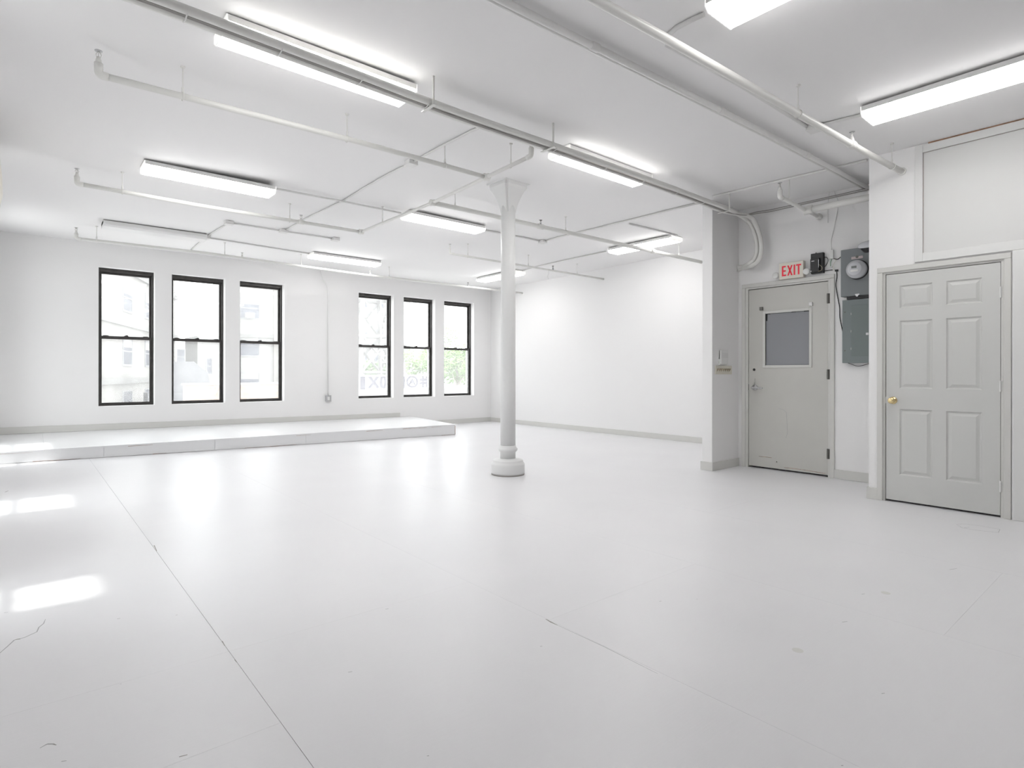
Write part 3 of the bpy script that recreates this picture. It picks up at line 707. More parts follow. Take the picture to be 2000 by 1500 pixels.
MB().tube(mp1, 0.0255, n=14).build('conduit', 'pipe', nb, smooth=True)
MB().tube(mp2, 0.0235, n=14).build('conduit', 'pipe', nb, smooth=True)
def ew(px, py): return atx(px, py, 6.745)
c1 = [b1(x, 0.007, -0.180 if x < 2.2 else -0.190) for x in xs1] + [Vector((6.45, Y1_-0.02, ceil_z(6.3, 3.4)-0.17)), ew(1482, 413), ew(1500, 411), ew(1600, 389), Vector((6.745, CORNY+0.002, ew(1694, 367).z))]
c2 = [b1(x, -0.007, -0.180 if x < 2.2 else -0.192) for x in xs1] + [Vector((6.45, Y1_-0.035, ceil_z(6.3, 3.4)-0.175)), ew(1484, 416), ew(1502, 414), ew(1600, 392), Vector((6.745, CORNY+0.002, ew(1694, 371).z))]
for c in (c1, c2): MB().tube(fillet(c, 0.12), 0.0055, n=7).build('cable', 'wire', nb, smooth=True)
for x in (0.62, 1.1, 1.6, 2.1, 3.35, 4.0, 4.55, 5.1, 5.6):
    p = b1(x); MB().tube([p+Vector((0, -0.054, 0.01)), p+Vector((0, -0.04, -0.024)), p+Vector((0, 0.0, -0.032)), p+Vector((0, 0.045, -0.024)), p+Vector((0, 0.058, 0.01))], 0.0035, n=6).build('cable_tie', 'conduit', nb)
for x in (2.12, 3.28, 6.05):
    p = b1(x); zc = ceil_z(x, Y1_)
    MB().tube([p+Vector((0, -0.07, -0.03)), p+Vector((0, -0.07, 0.02)), (p.x, p.y-0.07, zc)], 0.008, n=8).box(p.x-0.012, p.x+0.012, p.y-0.09, p.y+0.07, p.z-0.036, p.z-0.031).build('strap_hanger', 'pipe', nb)
MB().tube(fillet([b1(5.4, 0.02, -0.12), onc(1366, 393, .05), Vector((PARX-0.03, 3.56, 3.09)), Vector((PARX+0.12, 3.59, 3.06))], 0.05), 0.008, n=8).build('flex_tail', 'dark_steel', nb)

# flat conduit pair crossing to the exit wall
def cline(pxs, off, end_x=None):
    return seg(pxs, off)
P2 = [Vector((LEFT+0.5, 2.33, H-0.05))] + seg([(985, 3), (1300, 161), (1500, 262), (1640, 336)], .05) + [Vector((EXITX-0.002, 2.19, H-0.035))]
nc = empty('electrical_conduit', (3.5, 2.25, 3.1)); tag(nc, 'two parallel white conduits crossing the ceiling to the exit wall', 'conduit')
MB().tube(P2, 0.021, n=10).build('conduit', 'conduit', nc, smooth=True)
MB().tube([p+Vector((0, 0.055, 0.015)) for p in P2], 0.012, n=8).build('conduit', 'conduit', nc, smooth=True)
for k in (1, 2, 3):
    p = P2[k].lerp(P2[k+1], 0.5); d_ = (P2[k+1]-P2[k]).normalized()
    MB().lathe(p, [(0.020, -0.03), (0.0255, -0.028), (0.0255, 0.028), (0.020, 0.03)], axis=d_, n=12).build('coupling', 'conduit', nc, smooth=True)

def conduit(label, loc, runs, boxes=(), r=0.0105, off=0.013, name='electrical_conduit'):
    root = empty(name, loc); tag(root, label, 'conduit')
    for pts in runs:
        P = [onc(px, py, off) if len(q_) == 2 else Vector(q_) for q_ in pts for (px, py) in [(q_[0], q_[1])]]
        out = []
        for a, b in zip(P[:-1], P[1:]):          # follow the crown of the ceiling
            n = max(1, int((b-a).length/0.5))
            for k in range(n):
                p = a.lerp(b, k/n)
                if k: p.z = ceil_z(p.x, p.y)-off
                out.append(p)
        out.append(P[-1])
        MB().tube(out, r, n=8).build('conduit', 'conduit', root, smooth=True)
    for px, py in boxes:
        p = onc(px, py, 0.02); zc = ceil_z(p.x, p.y)
        b = MB().box(p.x-0.05, p.x+0.05, p.y-0.05, p.y+0.05, zc-0.042, zc-0.001).build('junction_box', 'conduit', root, bevel=0.004)
        MB().box(p.x-0.053, p.x+0.053, p.y-0.053, p.y+0.053, zc-0.046, zc-0.042).build('cover_plate', 'conduit', b)
    return root
conduit('thin white conduit crossing the ceiling from the pipe bundle to the unlit light', (2.85, 6, 3.1),
        [[(950, 248), (935, 250), (918, 257), (803, 318), (675, 390), (591, 430), (554, 452)], [(447, 435), (554, 452), (657, 467)], [(447, 435), (402, 463), (372, 490)], [(402, 464), (606, 496)]],
        [(803, 318), (554, 451), (447, 435), (402, 463), (655, 467)])
conduit('thin white conduit joining two lights of the middle row', (2.9, 6.6, 3.15), [[(541, 369), (667, 393), (783, 416)]], r=0.012, off=0.037)
conduit('white conduit from the light behind the column to the partition top', (6.2, 5.3, 3.15), [[(948, 450), (1060, 472)], [(1060, 472), (1100, 461), (1160, 447), (1250, 425), (1362, 397)], [(1228, 437), (1322, 460)]], [(1060, 472)], r=0.013)
conduit('thin white conduit between the two lights along the side wall', (7.3, 7.2, 3.13), [[(1184, 491), (1100, 509), (1047, 521), (1015, 530)]])
conduit('white conduit crossing the ceiling from the pipe bundle to the closet wall', (5.95, 2.7, 3.14), [[(1392, 384), (1500, 358), (1600, 335), (1694, 313)]], r=0.013)
g8a, g8b = Vector((6.735, PARY0-0.002, atx(1444, 404, 6.735).z)), Vector((6.735, CORNY+0.002, atx(1696, 354, 6.735).z))
o8 = MB().tube([g8a, g8b], 0.022, n=10).build('wall_top_conduit', 'pipe', smooth=True); tag(o8, 'thick white conduit tucked along the top of the exit wall', 'conduit')
conduit('white conduit with a long sleeve feeding the light by the framed panel', (4, 1.9, 3.12),
        [[(1302, 88), (1450, 170), (1583, 252)], [(1600, 245), (1684, 224)]], [(1592, 249)], r=0.012)
conduit('short curved white conduit leaving the thick sprinkler pipe toward a light', (2.6, 1.7, 3.12), [[(1300, 74), (1320, 55), (1345, 42), (1375, 28)]], r=0.014)

# wall conduit and outlet by the windows
wx = aty(640, 650, FAR).x; wz = aty(640, 778, FAR).z
oc = empty('wall_outlet', (wx, FAR, wz)); tag(oc, 'small steel outlet box under a thin vertical conduit on the window wall', 'outlet')
MB().box(wx-0.052, wx+0.052, FAR-0.045, FAR, wz-0.058, wz+0.058).build('box', 'steel', oc, bevel=0.004)
MB().box(wx-0.055, wx+0.055, FAR-0.048, FAR-0.045, wz-0.06, wz+0.06).build('cover_plate', 'steel', oc)
MB().box(wx-0.022, wx+0.022, FAR-0.052, FAR-0.048, wz-0.034, wz+0.034).build('receptacle', 'whiteplastic', oc)
MB().tube(fillet([(wx, FAR-0.022, wz+0.055), (wx, FAR-0.022, 2.82), (wx-0.12, FAR-0.03, 2.98), (wx-0.16, FAR-0.06, 3.10)], 0.1), 0.011, n=8).build('conduit', 'wall', oc, smooth=True)

# ================================================================== EXIT WALL EQUIPMENT
# exit sign
sa, sb = atx(1521, 516, EXITX-0.06), atx(1569, 541, EXITX-0.06)
sy0, sy1 = sb.y, sa.y; sz0, sz1 = 2.243, 2.432
sg = empty('exit_sign', (EXITX, (sy0+sy1)/2, sz0)); tag(sg, 'cream exit sign with red letters and two lamp heads over the steel door', 'exit sign')
MB().box(EXITX-0.06, EXITX, sy0, sy1, sz0, sz1).build('housing', 'signface', sg, bevel=0.006)
fx = EXITX-0.062; lh = 0.118; z0 = sz0+0.035; tl = sy1-0.037; sw = 0.0175
cw = [0.050, 0.062, 0.0175, 0.054]; gap = 0.011
def bar(yl, yr, zb_, zt_): lt_.box(fx, fx+0.003, yr, yl, zb_, zt_)
y = tl
lt_ = MB(); bar(y, y-sw, z0, z0+lh)
for zz in (0, lh/2-sw/2, lh-sw): bar(y-sw, y-cw[0]*(0.9 if zz else 1), z0+zz, z0+zz+sw)
lt_.build('letter', 'red', sg)
y -= cw[0]+gap
lt_ = MB()
for a, b in ((0, 1), (1, 0)):
    ya_ = y-a*(cw[1]-sw); yb_ = y-b*(cw[1]-sw)
    lt_.prism([(fx, ya_, z0), (fx, ya_-sw, z0), (fx, yb_-sw, z0+lh), (fx, yb_, z0+lh)], (0.003+0.0005*a, 0, 0))
lt_.build('letter', 'red', sg)
y -= cw[1]+gap
lt_ = MB(); bar(y, y-sw, z0, z0+lh); lt_.build('letter', 'red', sg)
y -= cw[2]+gap
lt_ = MB(); bar(y, y-cw[3], z0+lh-sw, z0+lh); bar(y-cw[3]/2+sw/2, y-cw[3]/2-sw/2, z0, z0+lh-sw); lt_.build('letter', 'red', sg)
for yy, nm in ((sy1+0.035, 0), (sy0-0.035, 1)):
    h = MB().lathe((EXITX-0.02, yy, sz0+0.055), [(0.012, 0), (0.028, 0.012), (0.036, 0.03), (0.036, 0.05), (0.03, 0.056), (0.005, 0.057)], axis=(-1, 0, 0), n=18)
    h.box(EXITX-0.03, EXITX, min(yy, sy0 if nm else sy1), max(yy, sy0 if nm else sy1), sz0+0.045, sz0+0.065)
    h.build('lamp_head', 'whiteplastic', sg, smooth=True)
# black modem box
ra, rb = atx(1582, 494, EXITX-0.06), atx(1607, 533, EXITX-0.06)
rt = empty('modem_box', (EXITX, (ra.y+rb.y)/2, rb.z)); tag(rt, 'black plastic modem box with cables beside the exit sign', 'modem')
ry0, ry1, rz0, rz1 = rb.y, ra.y, rb.z+0.005, ra.z-0.01
MB().box(EXITX-0.045, EXITX, ry0, ry1, rz0, rz1).build('body', 'black', rt, bevel=0.006)
MB().box(EXITX-0.07, EXITX-0.045, ry0+0.035, ry1-0.005, rz0+0.012, rz1-0.06).build('front_cover', 'black', rt, bevel=0.006)
MB().box(EXITX-0.073, EXITX-0.070, ry0+0.038, ry0+0.042, rz0+0.06, rz1-0.08).build('grey_stripe', 'steel', rt)
MB().box(EXITX-0.0715, EXITX-0.070, ry1-0.05, ry1-0.02, rz1-0.092, rz1-0.085).build('name_print', 'whiteplastic', rt)
MB().box(EXITX-0.0715, EXITX-0.070, ry1-0.02, ry1-0.008, rz0+0.02, rz0+0.034).build('label_sticker', 'whiteplastic', rt)
MB().tube([(EXITX-0.02, (ry0+ry1)/2+0.02, rz1-0.004), (EXITX-0.02, (ry0+ry1)/2+0.02, rz1+0.012)], 0.005, n=8).build('antenna_stub', 'black', rt)
def cable(root, pix, X, r=0.004, m='black_rub', name='cable'):
    P = [atx(px, py, X) for px, py in pix]
    return MB().tube(fillet(P, 0.03, 4), r, n=6).build(name, m, root, smooth=True)
cable(rt, [(1604, 503), (1615, 502), (1618, 508), (1614, 518), (1608, 523)], EXITX-0.02)
cable(rt, [(1597, 526), (1604, 530), (1612, 529), (1626, 527)], EXITX-0.015)
cable(rt, [(1600, 517), (1606, 521), (1605, 528), (1598, 530)], EXITX-0.075, 0.003, 'toggle')
# black power cable hanging to the breaker panel
pc = empty('power_cable', atx(1633, 530, EXITX-0.01)); tag(pc, 'thin black power cable hanging between the door casing and the breaker panel', 'cable')
cable(pc, [(1634, 530), (1635, 540), (1632, 556), (1636, 580), (1640, 600), (1640, 620), (1646, 648)], EXITX-0.008, 0.0042, name='cord')
q = atx(1633.5, 528, EXITX-0.012); MB().box(q.x-0.01, q.x+0.012, q.y-0.016, q.y+0.012, q.z-0.012, q.z+0.008).build('plug', 'black', pc)
lc = empty('looped_wire', atx(1672, 715, EXITX-0.02)); tag(lc, 'thin dark wire drooping below the breaker panel', 'cable')
cable(lc, [(1656, 709), (1665, 712), (1675, 716), (1688, 713), (1697, 710)], EXITX-0.03, 0.003, name='wire')
# white wiring box and wires
wa, wb = atx(1620, 489, EXITX-0.02), atx(1628, 505, EXITX-0.02)
jb = empty('wiring_box', (EXITX, wa.y, wb.z)); tag(jb, 'small white wiring box with loose wires beside the meter', 'wiring box')
MB().box(EXITX-0.03, EXITX, wb.y, wa.y, wb.z, wa.z).build('box', 'whiteplastic', jb, bevel=0.003)
cable(jb, [(1624, 489), (1623, 470), (1630, 440), (1636, 410), (1637, 395)], EXITX-0.006, 0.003, 'conduit', 'wire')
cable(jb, [(1628, 505), (1634, 508), (1629, 514), (1626, 522), (1631, 528)], EXITX-0.02, 0.003, 'ivory', 'wire')
cable(jb, [(1625, 506), (1622, 512), (1622, 520)], EXITX-0.02, 0.003, 'green', 'wire')
cable(jb, [(1628, 505), (1636, 507), (1642, 502)], EXITX-0.02, 0.004, 'black_rub', 'wire')
cable(jb, [(1617, 523), (1626, 521)], EXITX-0.02, 0.006, 'whiteplastic', 'wire')
# hanging string from the ceiling conduit
hs = empty('hanging_cord', atx(1618, 440, EXITX-0.02)); tag(hs, 'thin white cord looped over the wall top conduit above the meter', 'cord')
cable(hs, [(1617, 435), (1617, 400), (1619, 380), (1624, 366), (1630, 375), (1637, 392)], EXITX-0.010, 0.0028, 'conduit', 'cord')
# meter box
ma, mb_ = atx(1642, 489, EXITX-0.11), atx(1644, 580, EXITX-0.11)
my1, my0 = ma.y, ma.y-0.36; mz0, mz1 = mb_.z, ma.z; mx = EXITX-0.11
mt = empty('meter_box', (EXITX, (my0+my1)/2, mz0)); tag(mt, 'grey steel electric meter box with a round clear meter', 'electric meter')
MB().box(mx, EXITX, my0, my1, mz0, mz1).build('enclosure', 'grey_box', mt, bevel=0.004)
MB().box(mx-0.004, mx, my0+0.004, my1-0.006, mz0+0.004, mz1-0.004).build('cover', 'grey_box', mt, bevel=0.002)
mc = atx(1676, 527, mx)
MB().lathe((mx-0.004, mc.y, mc.z), [(0.102, 0), (0.102, 0.012), (0.095, 0.016)], axis=(-1, 0, 0), n=36).build('collar', 'black', mt, smooth=True)
MB().lathe((mx-0.016, mc.y, mc.z), [(0.096, 0), (0.096, 0.04), (0.09, 0.062), (0.075, 0.072), (0.07, 0.085), (0.064, 0.092), (0.01, 0.094)], axis=(-1, 0, 0), n=36).build('meter_dome', 'meter', mt, smooth=True)
MB().box(mx-0.113, mx-0.109, mc.y-0.022, mc.y+0.026, mc.z+0.004, mc.z+0.028).build('display', 'lcd', mt)
MB().box(mx-0.112, mx-0.109, mc.y-0.035, mc.y+0.035, mc.z-0.03, mc.z-0.012).build('name_plate', 'whiteplastic', mt)
ms = atx(1674, 503, mx-0.005)
MB().box(mx-0.006, mx-0.004, ms.y-0.055, ms.y+0.055, ms.z-0.013, ms.z+0.013).build('sticker', 'pink', mt)
MB().lathe((mx-0.006, ms.y, ms.z+0.008), [(0.014, 0), (0.014, 0.003)], axis=(-1, 0, 0), n=14).build('hasp', 'dark_steel', mt)
ml = atx(1674, 577, mx-0.01)
MB().lathe((mx-0.004, ml.y, ml.z), [(0.012, 0), (0.012, 0.012), (0.004, 0.013)], axis=(-1, 0, 0), n=12).box(mx-0.01, mx, ml.y-0.02, ml.y+0.02, ml.z+0.006, ml.z+0.018).build('seal_latch', 'steel', mt)
MB().box(mx+0.012, EXITX, my0+0.01, my1-0.055, mz0-0.032, mz0).build('dark_gap_block', 'black', mt)  # black block that paints the gap above the breaker panel dark
# bell shaped alarm above the meter box
bl = atx(1690, 483, mx); bell = empty('alarm_bell', (mx+0.03, bl.y, bl.z)); tag(bell, 'grey dish shaped alarm bell with black underside above the meter box', 'alarm bell')
bX = EXITX-0.30; bq = atx(1698, 481, bX); bc = Vector((bX, bq.y, bq.z)); AXB = (-0.30, 0.0, 0.95)
MB().lathe(bc, [(0.095, 0.0), (0.102, 0.010), (0.095, 0.032), (0.066, 0.050), (0.02, 0.058), (0.004, 0.059)], axis=AXB, n=30).build('gong', 'meter', bell, smooth=True)
MB().lathe(bc, [(0.045, -0.055), (0.07, -0.028), (0.085, -0.001)], axis=AXB, n=24).build('back_box', 'black', bell, smooth=True)
MB().tube(fillet([(bX+0.02, bq.y, bq.z+0.03), (bX+0.06, bq.y, mz1+0.09), (EXITX-0.001, bq.y, mz1+0.09)], 0.04), 0.012, n=8).build('bracket_arm', 'black', bell)
# breaker panel
pa, pb = atx(1645, 586, EXITX-0.09), atx(1646.5, 709, EXITX-0.09)
by1, by0 = pa.y, pa.y-0.36; bz0, bz1 = pb.z, pa.z-0.004; bxx = EXITX-0.09
bp_ = empty('breaker_panel', (EXITX, (by0+by1)/2, bz0)); tag(bp_, 'grey green breaker panel with a hinged cover under the meter box', 'breaker panel')
MB().box(bxx, EXITX, by0, by1, bz0, bz1).build('enclosure', 'grey_panel', bp_, bevel=0.003)
dy1 = atx(1663, 640, bxx).y; dz1 = atx(1663, 597, bxx).z; dz0 = atx(1663, 696, bxx).z
MB().box(bxx-0.004, bxx, by0+0.03, dy1, dz0, dz1).build('door', 'grey_panel_door', bp_, bevel=0.001)
for py in (613, 647, 681):
    h = atx(1663, py, bxx); MB().lathe((bxx-0.004, dy1+0.002, h.z), [(0.004, -0.012), (0.004, 0.012)], n=8).build('hinge', 'steel', bp_)
for px, py in ((1650, 610), (1650, 685)):
    h = atx(px, py, bxx); MB().lathe((bxx, h.y, h.z), [(0.006, 0), (0.005, 0.003)], axis=(-1, 0, 0), n=10).build('screw', 'dark_steel', bp_)
h = atx(1693, 652, bxx); MB().box(bxx-0.012, bxx-0.004, h.y-0.02, h.y+0.006, h.z-0.012, h.z+0.012).build('latch', 'steel', bp_, bevel=0.002)

# switch bank and thermostat on the partition face
fy = PARY0
a, b = aty(1396, 714, fy), aty(1428, 731, fy)
sw_ = empty('light_switch_bank', ((a.x+b.x)/2, fy, b.z)); tag(sw_, 'wide ivory switch plate with seven toggles on the partition', 'light switch')
MB().box(a.x, b.x, fy-0.012, fy, b.z, a.z).build('cover_plate', 'ivory', sw_, bevel=0.004)
for k in range(7):
    xx = a.x+(b.x-a.x)*(k+0.75)/8.3+0.004; zz = (a.z+b.z)/2
    MB().prism([(xx-0.0075, fy-0.012, zz-0.02), (xx-0.0075, fy-0.012, zz+0.016), (xx-0.0075, fy-0.032, zz+0.018), (xx-0.0075, fy-0.030, zz+0.004)], (0.0065, 0, 0)).build('toggle', 'toggle', sw_)
a, b = aty(1408, 684, fy-0.03), aty(1422, 713, fy-0.03)
th = empty('remote_control', ((a.x+b.x)/2, fy, b.z)); tag(th, 'slim white remote control in a cradle above the switch bank', 'remote control')
MB().box(a.x-0.006, b.x+0.006, fy-0.018, fy, b.z, b.z+0.07).build('cradle', 'whiteplastic', th, bevel=0.003)
MB().box(a.x, b.x, fy-0.034, fy-0.018, b.z+0.012, a.z).build('remote', 'whiteplastic', th, bevel=0.004)
MB().box(a.x+0.012, b.x-0.012, fy-0.0355, fy-0.034, a.z-0.09, a.z-0.03).build('screen', 'board', th)
# white air conditioner on the side wall, only its edge shows
acr = empty('wall_air_conditioner', (LEFT, 6.35, 2.50)); tag(acr, 'white wall mounted air conditioner on the sunny side wall', 'air conditioner')
sec = [(LEFT, 2.52), (LEFT+0.12, 2.50), (LEFT+0.215, 2.56), (LEFT+0.240, 2.72), (LEFT+0.235, 2.90), (LEFT+0.20, 2.93), (LEFT, 2.93)]
MB().prism([(x_, 5.95, z_) for x_, z_ in sec], (0, 0.85, 0)).build('body', 'signface', acr, bevel=0.006)
MB().box(LEFT+0.05, LEFT+0.19, 6.0, 6.75, 2.488, 2.516).build('air_flap', 'whiteplastic', acr)

# ================================================================== FLOOR WEAR
def crack(pix, r, m='gap', name='paint_crack'):
    P = [atz(px, py, 0.0002) for px, py in pix]
    v = MB()
    for k in range(len(P)-1):
        d = (P[k+1]-P[k]); n = Vector((-d.y, d.x, 0)).normalized()
        w0 = r*(0.4 if k == 0 else 1); w1 = r*(0.3 if k == len(P)-2 else 1)
        v.hexa([P[k]-n*w0-Vector((0, 0, .002)), P[k+1]-n*w1-Vector((0, 0, .002)), P[k+1]+n*w1-Vector((0, 0, .002)), P[k]+n*w0-Vector((0, 0, .002)), P[k]-n*w0, P[k+1]-n*w1, P[k+1]+n*w1, P[k]+n*w0])
    return v.build(name, m, fl)
crack([(-8, 1282), (14, 1263), (28, 1250), (48, 1245), (72, 1234), (76, 1225), (85, 1218), (89, 1209)], 0.0022, 'stain')
crack([(28, 1250), (34, 1248.5), (40, 1248)], 0.004)
crack([(78, 1461), (92, 1453), (104, 1453), (110, 1455)], 0.0025, 'stain'); crack([(104, 1453.5), (110, 1455)], 0.004)
crack([(1066, 1209), (1076, 1215), (1089, 1221)], 0.004); crack([(1089, 1221), (1180, 1263), (1285, 1316)], 0.0012, 'stain')
crack([(10, 961), (16, 958.5)], 0.010); crack([(301, 1065), (306, 1076)], 0.006)
crack([(350, 1478), (366, 1474)], 0.005); crack([(434, 1252), (439, 1261)], 0.004); crack([(458, 1288), (462, 1293)], 0.003)
for px, py, l in ((125, 1486, 5), (684, 1312, 4), (756, 1189, 3), (1057, 1262, 2), (1290, 1174, 2), (1650, 1214, 5), (1686, 1160, 3), (1725, 1354, 3), (1862, 1111, 7), (1888, 1030, 5), (12, 1196, 4), (232, 1208, 3), (345, 1201, 2), (836, 1476, 2), (1645, 1495, 2)):
    crack([(px-l, py+l*0.2), (px+l, py-l*0.1)], 0.0035, 'stain')
crack([(1868, 1024), (1880, 1031), (1910, 1036), (1950, 1040), (1953, 1034), (1915, 1027), (1880, 1023), (1868, 1024)], 0.0012, 'stain')
for px, py in ((1558, 1270), (1730, 1158)):
    p = atz(px, py, 0.0001); MB().lathe((p.x, p.y, -0.002), [(0.022, 0), (0.022, 0.0022)], n=14).build('faint_stain', mat('faint_beige_stain', (0.73, 0.725, 0.70), 0.4), fl)

# ================================================================== OUTDOORS
struct(MB().box(-70, 110, -70, 140, -6.2, -6.0).build('outdoor_ground', 'ground'), 'pale concrete ground and roofs outside', 'ground')
def facade(name, origin, ang, length, depth, z0, z1, matn, label, wins, bands=(), top=None):
    """building block: local x along the street face, +y into the building"""
    r = empty(name, (origin[0], origin[1], z0), ang)
    MB().box(0, length, 0, depth, 0, z1-z0).build('wall', matn, r, local=True)
    for z in bands: MB().box(-0.1, length+0.1, -0.22, 0, z-z0-0.18, z-z0+0.18).build('stone_band', 'cornice', r, local=True)
    for (xa, xb_, za_, zb_, blind) in wins:
        za_ -= z0; zb_ -= z0
        w_ = MB().box(xa-0.1, xb_+0.1, -0.08, 0, za_-0.12, za_).box(xa-0.08, xa, -0.06, 0, za_, zb_+0.08).box(xb_, xb_+0.08, -0.06, 0, za_, zb_+0.08).box(xa, xb_, -0.06, 0, zb_, zb_+0.08).box(xa, xb_, -0.05, 0, (za_+zb_)/2-0.04, (za_+zb_)/2+0.04)
        wo = w_.build('window', 'outframe', r, local=True)
        MB().box(xa, xb_, -0.02, 0, za_, zb_).build('pane', 'outglass', wo, local=True)
        if blind: MB().box(xa+0.02, xb_-0.02, -0.035, -0.02, zb_-(zb_-za_)*blind, zb_).build('blind', 'stone2', wo, local=True)
    tag(r, label, 'building'); return r
# stone building seen in the first window (its side wall recedes to the right)
A0 = aty(150, 700, 38); ang = math.radians(90-20.6)
wins = []
for z in (-1.9, 1.7, 5.3, 8.9):
    for xx in (8.0, 13.5, 19.0): wins.append((xx, xx+2.0, z, z+1.75, 0.35 if z > 1 else 0.0))
facade('stone_building', (A0.x, A0.y), ang, 24, 14, -6, 13, 'stone', 'pale stone building with rows of windows outside the first window', wins, (0.6, 4.4, 8.0))
# lower white block in front of it
B0 = aty(120, 700, 33)
# roof block in the middle window
C0 = aty(318, 740, 52)
CO = 11.0; lx_ = lambda px: aty(px, 700, 54).x-CO; lz_ = lambda py: aty(380, py, 54).z
facade('rear_building', (CO, 54), 0, lx_(441), 5, -6, lz_(655), 'stone2', 'low cream rear building outside the middle window',
       [(lx_(347), lx_(360), lz_(711), lz_(684), 0), (lx_(404), lx_(413), lz_(730), lz_(700), 0)])
hv = aty(356, 722, 44); hvo = empty('roof_ventilator', (hv.x, hv.y, -0.2)); tag(hvo, 'grey curved roof ventilator hood outside the middle window', 'ventilator')
MB().prism([(hv.x-1.6, hv.y, -0.2), (hv.x-1.6, hv.y, 1.9), (hv.x+0.7, hv.y, 1.9), (hv.x+1.5, hv.y, 1.2), (hv.x+1.7, hv.y, 0.5), (hv.x+0.8, hv.y, -0.2)], (0, 1.6, 0)).build('hood', 'tank', hvo)
MB().box(hv.x-2.0, hv.x+1.9, hv.y-0.1, hv.y+1.7, -1.2, -0.2).build('curb', 'tank', hvo)
MB().box(hv.x-1.5, hv.x+1.5, hv.y, hv.y+1.5, -6.0, -1.2).build('shaft', 'stone2', hvo)
# building with pilasters in the third window
D0 = aty(455, 700, 62)
wins = []
for z in (-0.9, 2.9, 6.7, 10.5):
    for xx in (1.1, 8.2): wins.append((xx, xx+1.7, z, z+2.0, 0.3))
fb = facade('pilaster_building', (D0.x-0.4, D0.y), math.radians(-6), 14, 12, -6, 15, 'stone2', 'cream building with flat pilasters outside the third window', wins, (4.9, -1.6))
for xx in (4.2, 5.5, 12.4): MB().box(xx, xx+0.6, -0.3, 0, 0, 20).build('pilaster', 'stone', fb, local=True)
ac = MB().box(1.5, 2.3, -0.6, 0, 12.7, 13.2).build('air_conditioner_unit', 'outwhite', fb, local=True)
# tall pale building behind the tower
wins = []
for z in (-1.0, 2.8, 6.6, 10.4, 14.2):
    for xx in (1.2, 3.8, 6.4): wins.append((xx, xx+1.3, z, z+1.9, 0.45))
facade('apartment_building', (34.6, 76), 0, 9.6, 10, -6, 20, 'stone2', 'tall pale apartment building behind the lattice tower', wins, (5.4, 13.0))
# orange brick wall with white lettering
br0, br1 = aty(362, 752, 24), aty(566, 752, 24)
bw = empty('brick_wall', (br0.x, 24, -6)); tag(bw, 'low faded orange brick wall with white letters outside the middle windows', 'brick wall')
zt = 1.15-(752-728.5)/F_PX*((br0+br1)/2).dot(FWD)
MB().box(br0.x, br1.x+0.3, 24, 24.4, -6, zt).build('wall', 'brick', bw)
MB().box(br0.x-0.05, br1.x+0.35, 23.95, 24.45, zt, zt+0.07).build('coping', 'outwhite', bw)
def letters(root, text, pts, y_, h_, w_, g_, st_, m):
    """simple block strokes, x to the right"""
    X, Z = pts
    S = {'V': [((0, 1), (.5, 0)), ((.5, 0), (1, 1))], 'A': [((0, 0), (.5, 1)), ((.5, 1), (1, 0)), ((.22, .35), (.78, .35))], 'R': [((0, 0), (0, 1)), ((0, 1), (.9, 1)), ((.9, 1), (.9, .5)), ((.9, .5), (0, .5)), ((.3, .5), (1, 0))],
         'K': [((0, 0), (0, 1)), ((0, .5), (1, 1)), ((.2, .6), (1, 0))], 'X': [((0, 0), (1, 1)), ((0, 1), (1, 0))], 'I': [((.5, 0), (.5, 1))], 'H': [((0, 0), (0, 1)), ((1, 0), (1, 1)), ((0, .5), (1, .5))], '#': [((.3, 0), (.3, 1)), ((.75, 0), (.75, 1)), ((0, .35), (1, .35)), ((0, .7), (1, .7))],
         'O': [((math.cos(k*math.pi/8)*.5+.5, math.sin(k*math.pi/8)*.5+.5), (math.cos((k+1)*math.pi/8)*.5+.5, math.sin((k+1)*math.pi/8)*.5+.5)) for k in range(16)]}
    for c in text:
        b = MB()
        for n_, (p, q) in enumerate(S.get(c, [])):
            P = Vector((X+p[0]*w_, 0, Z+p[1]*h_)); Q = Vector((X+q[0]*w_, 0, Z+q[1]*h_)); d = (Q-P).normalized()*st_*0.35; nn_ = Vector((-(Q-P).z, 0, (Q-P).x)).normalized()*st_/2
            yy = y_-0.02-0.001*n_
            b.prism([(v.x, yy, v.z) for v in (P-d-nn_, Q+d-nn_, Q+d+nn_, P-d+nn_)], (0, 0.02, 0))
        if b.v: b.build('painted_letter', m, root)
        X += w_+g_
l0 = aty(414, 757, 24); letters(bw, 'VA', (l0.x, zt-0.32), 24, 0.24, 0.2, 0.06, 0.06, 'outwhite')
# white parapet with graffiti outside the right hand windows
GY = 40.0
ga, gb_ = aty(640, 732, GY), aty(852, 732, GY)
gw = empty('graffiti_wall', (ga.x, GY, -6)); tag(gw, 'white parapet wall with grey graffiti outside the right group of windows', 'graffiti wall')
gzt = aty(750, 732, GY).z
MB().box(ga.x, gb_.x, GY, GY+0.5, -6, gzt-0.12).build('wall', 'parapet', gw)
MB().box(ga.x-0.1, gb_.x+0.1, GY-0.1, GY+0.6, gzt-0.12, gzt).build('coping', 'outwhite', gw)
def gx(px): return aty(px, 745, GY).x
gz0, gz1 = aty(720, 757, GY).z, aty(720, 736, GY).z
for txt, pa_, pb_, st_ in (('I', 703, 714, 0.40), ('X', 722, 738, 0.22), ('O', 744, 753, 0.2), ('I', 783, 792, 0.3), ('O', 795, 815, 0.14), ('A', 800, 810, 0.11), ('#', 821, 838, 0.18)):
    dz_ = 0.22 if txt == 'A' else 0
    letters(gw, txt, (gx(pa_), gz0+dz_), GY, gz1-gz0-2*dz_ if txt == 'A' else gz1-gz0, gx(pb_)-gx(pa_), 0, st_, 'spray')
